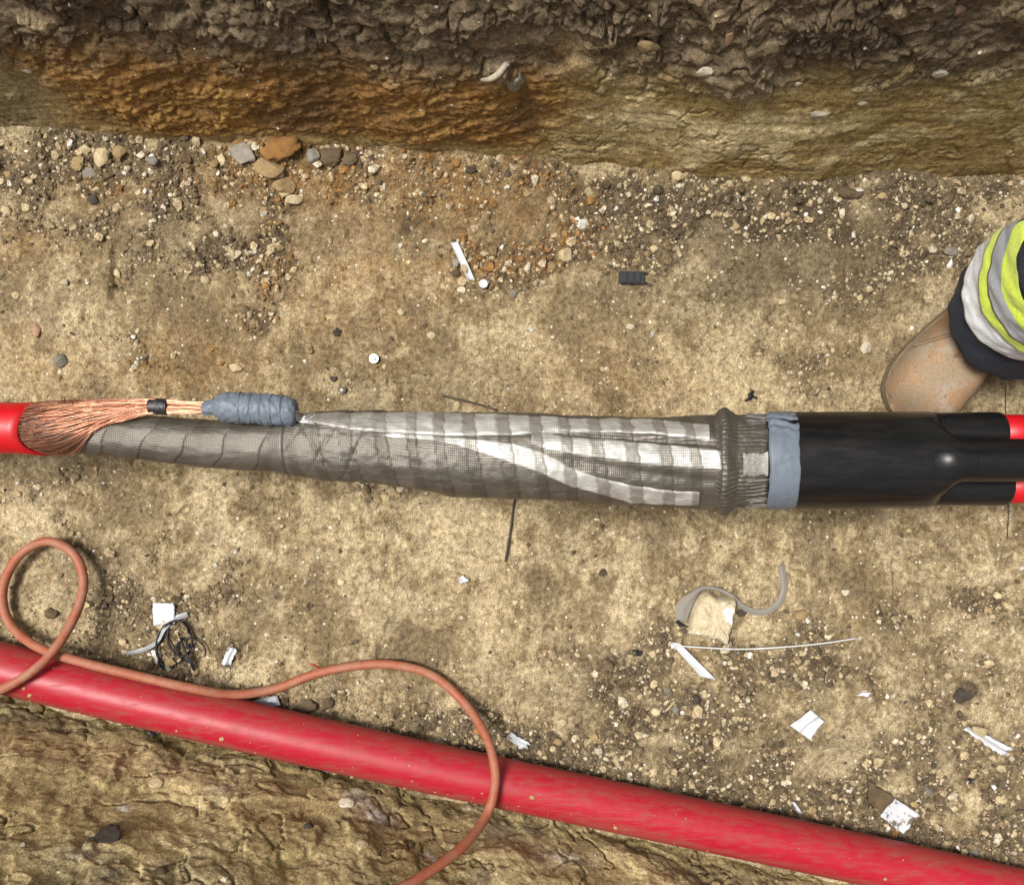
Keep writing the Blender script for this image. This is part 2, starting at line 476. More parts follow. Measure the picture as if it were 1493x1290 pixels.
DARKB = [(700, 320, 260, 60, .35), (400, 330, 140, 50, .35), (1000, 330, 250, 60, .3), (930, 430, 120, 40, .35), (350, 600, 60, 60, .2), (560, 610, 90, 30, .3), (1350, 900, 90, 70, .25), (760, 1010, 90, 50, .3), (60, 680, 80, 40, .3), (1180, 360, 180, 70, .7), (1050, 300, 200, 40, .6), (1380, 500, 70, 60, .5), (610, 350, 40, 30, .8), (130, 840, 50, 50, .6), (900, 1000, 50, 50, .6), (1120, 440, 150, 60, .35), (1405, 1012, 24, 19, 1.4), (1180, 1100, 200, 70, .4), (660, 560, 70, 40, .5), (820, 780, 40, 60, .35), (1050, 720, 90, 40, .3)]
STEPS = [(272, 195, 300, 4), (366, 360, 480, 4), (634, 450, 600, 5), (236, 755, 860, 4), (1232, 300, 430, 4), (722, 820, 930, 3), (165, 360, 430, -3), (498, 300, 420, 3), (960, 650, 780, 3), (1300, 780, 900, -3)]

def far_base_Y(X):
    px = np.asarray(X) * 1000 + 746.5
    pts = [(-4000, 170), (-600, 185), (0, 203), (300, 212), (500, 224), (700, 236), (850, 246), (1000, 260), (1150, 272), (1300, 266), (1493, 262), (2200, 270), (6000, 280)]
    return (645 - np.interp(px, [p[0] for p in pts], [p[1] for p in pts])) / 1000 + 0.006 * perlin(np.asarray(X) * 9, np.asarray(X) * 0 + 3.3, 5)

def near_base_Y(X):
    px = np.asarray(X) * 1000 + 746.5
    return (645 - (1014 + 0.224 * np.clip(px, -800, 2500))) / 1000

def gravel_mask(px, py):
    x = px / 1000; y = py / 1000
    warp = fbm(x * 9, y * 9, 3, 31) * 28
    d = blobs(px + warp, py + warp * 0.7, GRAVEL)
    nse = fbm(x * 14, y * 14, 4, 77)
    return 1.15 * sstep(0.14, 0.72, (d + 0.06) * (0.6 + 1.0 * nse) + 0.30 * nse)

def floor_h(X, Y):
    px = X * 1000 + 746.5; py = 645 - Y * 1000
    g = gravel_mask(px, py)
    h = 0.010 * fbm(X * 2.2, Y * 2.2, 3, 1) + 0.0045 * fbm(X * 9, Y * 9, 4, 2)
    h = h + 0.0016 * fbm(X * 34, Y * 34, 3, 3)
    f1, f2, cid = worley(X * 120 + fbm(X * 60, Y * 60, 2, 8), Y * 120, 9)
    h = h + g * (0.0035 * (cid - 0.3) * sstep(0.02, 0.35, f2 - f1) + 0.003 * fbm(X * 70, Y * 70, 3, 4))
    f1, f2, cid = worley(X * 48 + 0.6 * fbm(X * 30, Y * 30, 2, 18), Y * 48, 19)
    h = h + np.clip(g - 0.45, 0, 1) * 0.008 * (cid - 0.4) * sstep(0.0, 0.25, f2 - f1)
    # scraped plates: slightly different levels with ragged edges
    pl = fbm(X * 5 + 4, Y * 4, 5, 41, 0.6)
    h = h + 0.0032 * sstep(0.0, 0.05, pl) + 0.0022 * sstep(0.28, 0.31, pl)
    for (sx, y0, y1, mm) in STEPS:
        on = sstep(y0 - 15, y0 + 10, py) * (1 - sstep(y1 - 10, y1 + 15, py))
        e = (px - sx + 3 * perlin(py / 30, py * 0 + sx, 3))
        h = h + 3.0 * mm / 1000 * on * (sstep(-1.5, 1.5, e) - 0.5) * np.exp(-np.abs(e) / 60)
    # small hairline cracks
    f1, f2, cid = worley(X * 7 + 0.5 * fbm(X * 11, Y * 11, 3, 51), Y * 7 + 0.5 * fbm(X * 11 + 9, Y * 11, 3, 52), 53)
    h = h - 0.005 * (1 - sstep(0.0, 0.016, f2 - f1)) * sstep(0.05, 0.35, fbm(X * 3, Y * 3, 2, 54))
    # crumbled heap along the foot of the far wall, soil pushed up beside the duct
    dw = far_base_Y(X) - Y
    h = h + 0.030 * np.exp(-(np.clip(dw, -0.02, 1) / 0.055) ** 2) * (0.6 + 0.6 * fbm(X * 8, Y * 8, 3, 61))
    dn = Y - near_base_Y(X)
    h = h + 0.012 * np.exp(-((dn - 0.10) / 0.035) ** 2) * (0.4 + 0.8 * fbm(X * 9, Y * 9, 3, 62))
    return h

def axis(a, b, step, lo, hi, grow=1.35, cap=0.12):
    c = list(np.arange(a, b + step / 2, step))
    s = step; x = b
    while x < hi: s = min(s * grow, cap); x += s; c.append(x)
    s = step; x = a; pre = []
    while x > lo: s = min(s * grow, cap); x -= s; pre.append(x)
    return np.array(pre[::-1] + c)

def floor_colour(X, Y):
    px = X * 1000 + 746.5; py = 645 - Y * 1000
    n1 = fbm(X * 5, Y * 5, 5, 101, 0.6); n2 = fbm(X * 17, Y * 15, 4, 102, 0.6); n3 = fbm(X * 52, Y * 40, 4, 103, 0.65)
    g = gravel_mask(px, py)
    c = np.tile(np.array([0.235, 0.173, 0.093]), (len(X), 1))
    lt = sstep(-0.22, 0.48, 0.65 * n1 + 0.3 * n2 + 0.55 * n3 + .05) * np.clip(1.05 - 0.7 * g, 0.15, 1)
    c = mixc(c, (0.475, 0.380, 0.228), lt)
    pl = fbm(X * 8 + 3, Y * 8, 5, 121, 0.62)
    c = mixc(c, (0.53, 0.43, 0.27), sstep(0.16, 0.20, pl) * 0.45 * np.clip(1 - g, 0, 1))
    c = mixc(c, (0.18, 0.135, 0.083), sstep(0.22, 0.28, -pl) * 0.45)
    scr = sstep(0.12, 0.5, fbm(X * 60, Y * 16, 3, 111)) * sstep(0.0, 0.4, fbm(X * 4, Y * 4, 2, 112))
    c = mixc(c, (0.52, 0.42, 0.25), scr * 0.45)
    c = mixc(c, (0.135, 0.100, 0.062), g * 0.85 * sstep(-0.35, 0.25, n3 + 0.15))
    c = mixc(c, (0.17, 0.128, 0.075), sstep(0.05, 0.5, -n2 * 0.7 - n1 * 0.6) * 0.75)
    c = mixc(c, (0.27, 0.15, 0.048), np.clip(blobs(px, py, ORANGE) * (0.6 + 0.8 * n2), 0, 0.75))
    c = mixc(c, (0.085, 0.062, 0.038), np.clip(blobs(px + 14 * n3 * 2, py + 14 * n2 * 2, DARKB) * (0.7 + 0.8 * n2), 0, 0.9))
    return c

fx = axis(-0.82, 0.82, 0.0022, -4.0, 4.0)
fy = axis(-0.70, 0.48, 0.0022, -1.3, 0.75)
GX, GY = np.meshgrid(fx, fy, indexing='ij')
FZ = floor_h(GX, GY)
Vf = np.stack([GX, GY, FZ], -1).reshape(-1, 3)
me = mesh_np('trench_floor', Vf, grid_faces(len(fx), len(fy)), True)
cattr(me, 'soil', floor_colour(Vf[:, 0], Vf[:, 1]))
me.materials.append(M_SOIL)
tag(link('trench_floor', me), kind='structure')

def fz(x, y):
    i = int(np.clip(np.searchsorted(fx, x) - 1, 0, len(fx) - 2)); j = int(np.clip(np.searchsorted(fy, y) - 1, 0, len(fy) - 2))
    a = (x - fx[i]) / (fx[i + 1] - fx[i]); b = (y - fy[j]) / (fy[j + 1] - fy[j])
    return float((FZ[i, j] * (1 - a) + FZ[i + 1, j] * a) * (1 - b) + (FZ[i, j + 1] * (1 - a) + FZ[i + 1, j + 1] * a) * b)

def on_floor(px, py, dz=0.0):
    x = (px - 746.5) / 1000; y = (645 - py) / 1000
    z = fz(x, y) + dz
    p = W(px, py, z)
    return Vector((p.x, p.y, fz(p.x, p.y) + dz))

# ------------------------------------------------------------------ SETTING: trench walls
WALL_TOP = 0.62

def build_wall(name, far):
    wx = axis(-0.84, 0.84, 0.0022, -4.0, 4.0)
    ws = axis(-0.03, 0.42, 0.0021, -0.03, WALL_TOP + 0.02, cap=0.005)
    X, S = np.meshgrid(wx, ws, indexing='ij')
    lean = math.tan(R(14 if far else 14))
    Y0 = (far_base_Y(X) if far else near_base_Y(X))
    sg = 1 if far else -1
    Yp = Y0 + sg * S * lean
    px = 746.5 + X * 1300 / (CAMH - S) ; py = 645 - Yp * 1300 / (CAMH - S)
    px = 746.5 + (px - 746.5); n1 = fbm(X * 6, S * 6, 4, 201 + far); n2 = fbm(X * 22, S * 22, 4, 202 + far); n3 = fbm(X * 60, S * 60, 3, 203 + far)
    wx1 = fbm(X * 14, S * 14, 3, 210 + far); wx2 = fbm(X * 14 + 5, S * 14 + 9, 3, 211 + far)
    if far:
        yb = np.interp(px, [-200, 0, 200, 300, 450, 600, 700, 780, 850, 950, 1050, 1200, 1350, 1493], [60, 72, 78, 88, 98, 104, 110, 100, 96, 110, 124, 120, 118, 105]) + 34 * n1 + 26 * n2 + 8 * n3
        top = sstep(34, -34, py - yb)
        # torn, clumpy topsoil
        U0 = X * 0.9 + S * 0.5; V0 = -X * 0.45 + S * 0.9
        f1, f2, cid = worley(X * 14 + 0.9 * wx1 + 0.2 * n2, S * 14 + 0.9 * wx2 + 0.2 * n2, 221)
        g1, g2, gid = worley(X * 50 + 1.0 * wx1 + 0.5 * n2, S * 62 + 1.0 * wx2, 222)
        rid1 = (1 - sstep(0, 0.045, np.abs(fbm(U0 * 8, V0 * 11, 4, 271, .5)))) * sstep(-.1, .3, fbm(X * 4 + 3, S * 6, 2, 272)); rid2 = (1 - sstep(0, 0.05, np.abs(fbm(U0 * 18, V0 * 26, 3, 273, .5)))) * sstep(-.1, .25, fbm(X * 7 + 3, S * 9, 2, 274))
        gate = sstep(-0.2, 0.3, fbm(X * 6, S * 8, 3, 223)); crumb = sstep(0.0, 0.35, fbm(X * 5 + 7, S * 8, 3, 227))
        h1, e1 = facets(X * 15 + 0.55 * wx1 + S * 5, S * 13 + 0.55 * wx2, 281); h2, e2 = facets(X * 42 + 0.6 * wx1 + S * 12, S * 36 + 0.6 * wx2, 282)
        rough = 0.008 * n1 + 0.013 * h1 + 0.0046 * h2 * (0.35 + 0.65 * crumb) - 0.017 * gate * (1 - sstep(0.0, 0.05, e1)) - 0.005 * crumb * (1 - sstep(0, .08, e2)) + 0.0012 * n2 + 0.0012 * n3 - 0.019 * rid1 - 0.009 * rid2
        rough = rough + 0
        rough = rough + 0.0032 * sstep(.02, .10, fbm(U0 * 14, V0 * 26, 4, 226, .5)) + 0.0022 * sstep(.05, .16, fbm(U0 * 30 + 5, V0 * 55, 3, 228, .55)) * gate
        sh = fbm(X * 6 + 2, S * 14, 4, 224); rough = rough + 0.0045 * sstep(0.02, 0.07, sh) - 0.003 * sstep(0.3, 0.34, sh)
        # orange crumbly clay: diagonal torn flakes
        U = X * 0.92 + S * 0.55; Vv = -X * 0.40 + S * 0.92
        fl = fbm(U * 16, Vv * 46, 4, 231, 0.55)
        orange = 0.006 * n1 + 0.0034 * sstep(-0.05, 0.15, fl) + 0.0022 * fbm(U * 70, Vv * 130, 3, 232, .6) + 0.0016 * n3 + 0.002 * n2 - 0.008 * (1 - sstep(0, .05, np.abs(fbm(U * 10, Vv * 26, 3, 233)))) * sstep(.0, .3, n1 + n2)
        # scraped smooth clay with horizontal drag lines and a few breaks
        dr = fbm(X * 3.5, S * 95, 3, 241); sc = fbm(X * 9, S * 14, 4, 242, 0.5)
        smooth = 0.006 * n1 + 0.0006 * dr + 0.0020 * sstep(0.16, 0.18, sc) - 0.0018 * sstep(0.42, 0.46, -sc) + 0.0008 * n3
        f1, f2, cid = worley(X * 9 + 0.8 * wx1, S * 12 + 0.8 * wx2, 243)
        smooth = smooth - 0.009 * (1 - sstep(0, 0.022, f2 - f1)) * sstep(0.0, 0.3, fbm(X * 6, S * 6, 2, 244))
        om = sstep(60, -60, px - (820 - 0.6 * (py - 150)) + 45 * n1)
        low = sstep(0.052, 0.030, S + 0.012 * n1 + 0.004 * n2)          # the bottom band is sliced clean
        om2 = om * (1 - low) * sstep(-30, 130, px - 40 + (140 - py) * 1.5 + 70 * n1)
        D = top * rough + (1 - top) * (om2 * orange + (1 - om2) * smooth)
        D = D - 0.002 * top
        # colour
        c = np.tile(np.array([0.315, 0.222, 0.092]), (X.size, 1))
        r = lambda a: a.ravel()
        lite = sstep(0.0, 0.55, r(0.55 * sc + 0.5 * n2 + 0.25 * n1) + r(np.exp(-((px - 1080) / 320) ** 2 - ((py - 185) / 45) ** 2)) * 0.45)
        c = mixc(c, (0.56, 0.455, 0.255), lite * (1 - r(low) * 0.7))
        c = mixc(c, (0.56, 0.50, 0.37), sstep(0.25, 0.6, r(fbm(X * 16, S * 50, 4, 251))) * sstep(0.15, 0.5, r(n1) + 0.2) * (1 - r(low)) * 0.8)
        c = mixc(c, (0.16, 0.115, 0.05), r(sstep(0.05, 0.5, -dr)) * 0.45)
        c = mixc(c, (0.235, 0.122, 0.036), r(om2) * 0.92)
        c = mixc(c, (0.34, 0.20, 0.062), r(om2 * sstep(0.1, 0.5, n2 + 0.4 * n1)) * 0.8)
        c = mixc(c, (0.135, 0.080, 0.036), r(om2 * sstep(0.0, 0.4, -n1 - .5 * n2)) * 0.75)
        c = mixc(c, (0.22, 0.185, 0.11), r((1 - om2) * sstep(120, 20, px) * (1 - top)) * 0.8)
        tcol = mixc(np.tile(np.array([0.128, 0.094, 0.058]), (X.size, 1)), (0.225, 0.170, 0.107), sstep(-0.2, 0.5, r(n2 * 0.7 + 0.5 * n1)))
        tcol = mixc(tcol, (0.085, 0.063, 0.041), sstep(0.1, 0.5, r(-n1 - 0.5 * n3)) * 0.7)
        tcol = mixc(tcol, (0.34, 0.26, 0.15), sstep(0.35, 0.62, r(fbm(X * 9, S * 14, 4, 252))) * 0.65)
        c = c + (tcol - c) * r(top)[:, None]
    else:
        f1, f2, cid = worley(X * 10 + 0.7 * wx1 + 0.12 * n2, S * 10 + 0.7 * wx2, 261)
        crackg = sstep(-0.1, 0.35, fbm(X * 5, S * 6, 3, 262))
        sc = fbm(X * 10 - S * 4, S * 11 + X * 3, 4, 263, 0.5); dr = fbm(X * 6 - S * 10, S * 40 + X * 10, 3, 264)
        g1, g2, gid = worley(X * 75 + 0.8 * wx1, S * 75 + 0.8 * wx2, 265)
        D = 0.011 * n1 + 0.0016 * sstep(0.05, 0.07, sc) + 0.0018 * sstep(0.33, 0.35, sc) + 0.010 * facets(X * 11 + 0.5 * wx1, S * 9 + 0.5 * wx2, 283)[0] + 0.0006 * dr + 0.0008 * n2 + 0.0005 * n3
        D = D - 0.016 * crackg * (1 - sstep(0, 0.034, f2 - f1)) + 0.005 * (cid - 0.5) * sstep(0, .15, f2 - f1)
        rg = sstep(0.1, 0.4, fbm(X * 7, S * 9, 3, 266)); D = D - 0.012 * (1 - sstep(0, .026, np.abs(fbm(X * 6 + S * 3, S * 8, 4, 267, .45)))) * sstep(0, .3, fbm(X * 5 + 2, S * 6, 2, 268)) + rg * 0.0025 * (gid - 0.5) * sstep(0, 0.2, g2 - g1)
        r = lambda a: a.ravel()
        c = np.tile(np.array([0.335, 0.252, 0.122]), (X.size, 1))
        c = mixc(c, (0.50, 0.395, 0.210), sstep(-0.15, 0.6, r(0.6 * n1 + 0.15 * n2 + 0.5 * sc)))
        c = mixc(c, (0.165, 0.115, 0.055), sstep(0.1, 0.6, r(-n1 * 0.8 - dr * 0.4)) * 0.45)
        c = mixc(c, (0.15, 0.115, 0.07), r(rg) * 0.25)
        CH = [(545, 1188, 24, 9, 1.3), (520, 1170, 14, 7, 1), (180, 1175, 8, 8, .8), (640, 1240, 25, 8, .5), (750, 1210, 30, 8, .5), (130, 1250, 30, 8, .4), (330, 1160, 20, 8, .5), (820, 1255, 40, 10, .5), (690, 1175, 14, 7, .7)]
        c = mixc(c, (0.72, 0.69, 0.62), r(np.clip(blobs(px, py, CH) * (0.5 + 1.6 * n3 + 0.6 * n2), 0, 0.95)))
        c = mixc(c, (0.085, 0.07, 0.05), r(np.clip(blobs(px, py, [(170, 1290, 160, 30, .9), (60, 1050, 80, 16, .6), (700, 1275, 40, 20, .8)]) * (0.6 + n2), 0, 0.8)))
    edge = sstep(WALL_TOP - 0.05, WALL_TOP + 0.02, S)
    D = D * (1 - 0.6 * edge)
    Yw = Yp - sg * D
    V = np.stack([X, Yw, S], -1).reshape(-1, 3)
    F = grid_faces(len(wx), len(ws))
    if not far: F = F[:, ::-1]
    me = mesh_np(name, V, F, True)
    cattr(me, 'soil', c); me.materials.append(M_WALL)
    tag(link(name, me), kind='structure')
    return (wx, ws, Yw)

FAR = build_wall('trench_wall_far', True)
NEAR = build_wall('trench_wall_near', False)

def wall_pt(wall, px, py):
    """the point of a wall that the photo shows at px,py"""
    wx, ws, Yw = wall
    best = None
    for j, s in enumerate(ws):
        if s < 0 or s > 0.45: continue
        x = (px - 746.5) * (CAMH - s) / 1300
        i = int(np.clip(np.searchsorted(wx, x), 0, len(wx) - 1))
        q = abs(645 - Yw[i, j] * 1300 / (CAMH - s) - py)
        if best is None or q < best[0]: best = (q, Vector((x, float(Yw[i, j]), float(s))))
    return best[1]

def sheet_soil(name, X0, X1, Y0, Y1, z, n=40):
    gx, gy = np.meshgrid(np.linspace(X0, X1, n), np.linspace(Y0, Y1, n), indexing='ij')
    zz = z + 0.03 * fbm(gx * 1.5, gy * 1.5, 3, 301)
    V = np.stack([gx, gy, zz], -1).reshape(-1, 3)
    me = mesh_np(name, V, grid_faces(n, n), True)
    c = mixc(np.tile(np.array([0.10, 0.08, 0.055]), (len(V), 1)), (0.2, 0.16, 0.11), sstep(-0.3, 0.4, fbm(V[:, 0] * 2, V[:, 1] * 2, 3, 302)))
    cattr(me, 'soil', c); me.materials.append(M_WALL)
    tag(link(name, me), kind='structure')
yt = float(0.645) ; 
def ground_side(far):
    n = 90
    xs = np.concatenate([[-40, -15, -7], np.linspace(-4, 4, n), [7, 15, 40]]); ts = np.array([0, .05, .12, .25, .45, .8, 1.5, 3, 7, 15, 40])
    gx, gt = np.meshgrid(xs, ts, indexing='ij')
    xc = np.clip(gx, -4, 4)
    e = (far_base_Y(xc) + WALL_TOP * math.tan(R(14))) if far else (near_base_Y(xc) - WALL_TOP * math.tan(R(14)))
    gy = e + (1 if far else -1) * (gt - 0.02)
    gz = WALL_TOP + 0.012 + 0.03 * np.clip(gt / 0.3, 0, 1) * fbm(gx * 1.7, gt * 1.7, 3, 303) - 0.02 * (gt < 0.01)
    V = np.stack([gx, gy, gz], -1).reshape(-1, 3); F = grid_faces(len(xs), len(ts))
    if not far: F = F[:, ::-1]
    me = mesh_np('ground', V, F[:, ::-1], True)
    c = mixc(np.tile(np.array([0.10, 0.08, 0.055]), (len(V), 1)), (0.2, 0.16, 0.11), sstep(-0.3, 0.4, fbm(V[:, 0] * 2, V[:, 1] * 2, 3, 302)))
    cattr(me, 'soil', c); me.materials.append(M_WALL)
    tag(link('ground', me), kind='structure')
ground_side(True); ground_side(False)

# ------------------------------------------------------------------ stones
def ico(sub):
    bm = bmesh.new(); bmesh.ops.create_icosphere(bm, subdivisions=sub, radius=1)
    V = np.array([v.co[:] for v in bm.verts]); F = np.array([[v.index for v in f.verts] for f in bm.faces]); bm.free()
    return V, F
ICO = {s: ico(s) for s in (1, 2, 3)}

def rock(seed, sub=2, cuts=9, flat=0.7, jit=0.06):
    r = np.random.default_rng(seed)
    V, F = ICO[sub]; V = V.copy()
    for _ in range(cuts):
        d = r.normal(size=3); d /= np.linalg.norm(d)
        o = V @ d - r.uniform(0.5, 0.88)
        V -= np.outer(np.clip(o, 0, None), d)
    V *= (1 + jit * fbm(V[:, 0] * 2 + seed, V[:, 1] * 2 + V[:, 2] * 1.7, 3, seed))[:, None]
    V[:, 2] *= flat
    ext = (V.max(0) - V.min(0)) / 2; cen = (V.max(0) + V.min(0)) / 2
    V = (V - cen) / ext
    return V, F
ROCK_ME = []
for i in range(14):
    V, F = rock(i + 1, 2, 10 + i % 6)
    ROCK_ME.append(mesh_np('stone_shape', V, F, False)); ROCK_ME[-1].materials.append(ST['tan'])
CLOD_ME = []
for i in range(6):
    V, F = rock(40 + i, 3, 4, 0.8, 0.30)
    V *= (1 + 0.10 * fbm(V[:, 0] * 5, V[:, 1] * 5 + V[:, 2] * 4, 3, i))[:, None]
    CLOD_ME.append(mesh_np('clod_shape', V, F, True)); CLOD_ME[-1].materials.append(ST['brown'])

def stone(px, py, wpx, hpx, typ, label, group=None, rot=None, flat=0.6, wall=None, name='stone', cat='stone', sink=0.34, dz=0):
    clod = typ in ('brown', 'dark', 'orange') and wpx > 9
    o = bpy.data.objects.new('clod' if clod and name == 'stone' else name, random.choice(CLOD_ME if clod else ROCK_ME)); COL.objects.link(o)
    a, b = wpx / 2000, hpx / 2000; c = flat * min(a, b)
    if wall is None:
        p = on_floor(px, py); o.location = (p.x, p.y, p.z + c * (1 - 2 * sink) + dz)
        o.rotation_euler = (random.uniform(-.25, .25), random.uniform(-.25, .25), R(rot) if rot is not None else random.uniform(-.4, .4))
    else:
        p = wall_pt(wall, px, py); o.location = p
        o.rotation_euler = (R(80 if wall is FAR else -75), 0, 0); a *= 0.85; b *= 1.2
    o.scale = (a, b, c)
    o.material_slots[0].link = 'OBJECT'; o.material_slots[0].material = ST[typ]
    return tag(o, label, 'clod' if clod and name == 'stone' else cat, group)

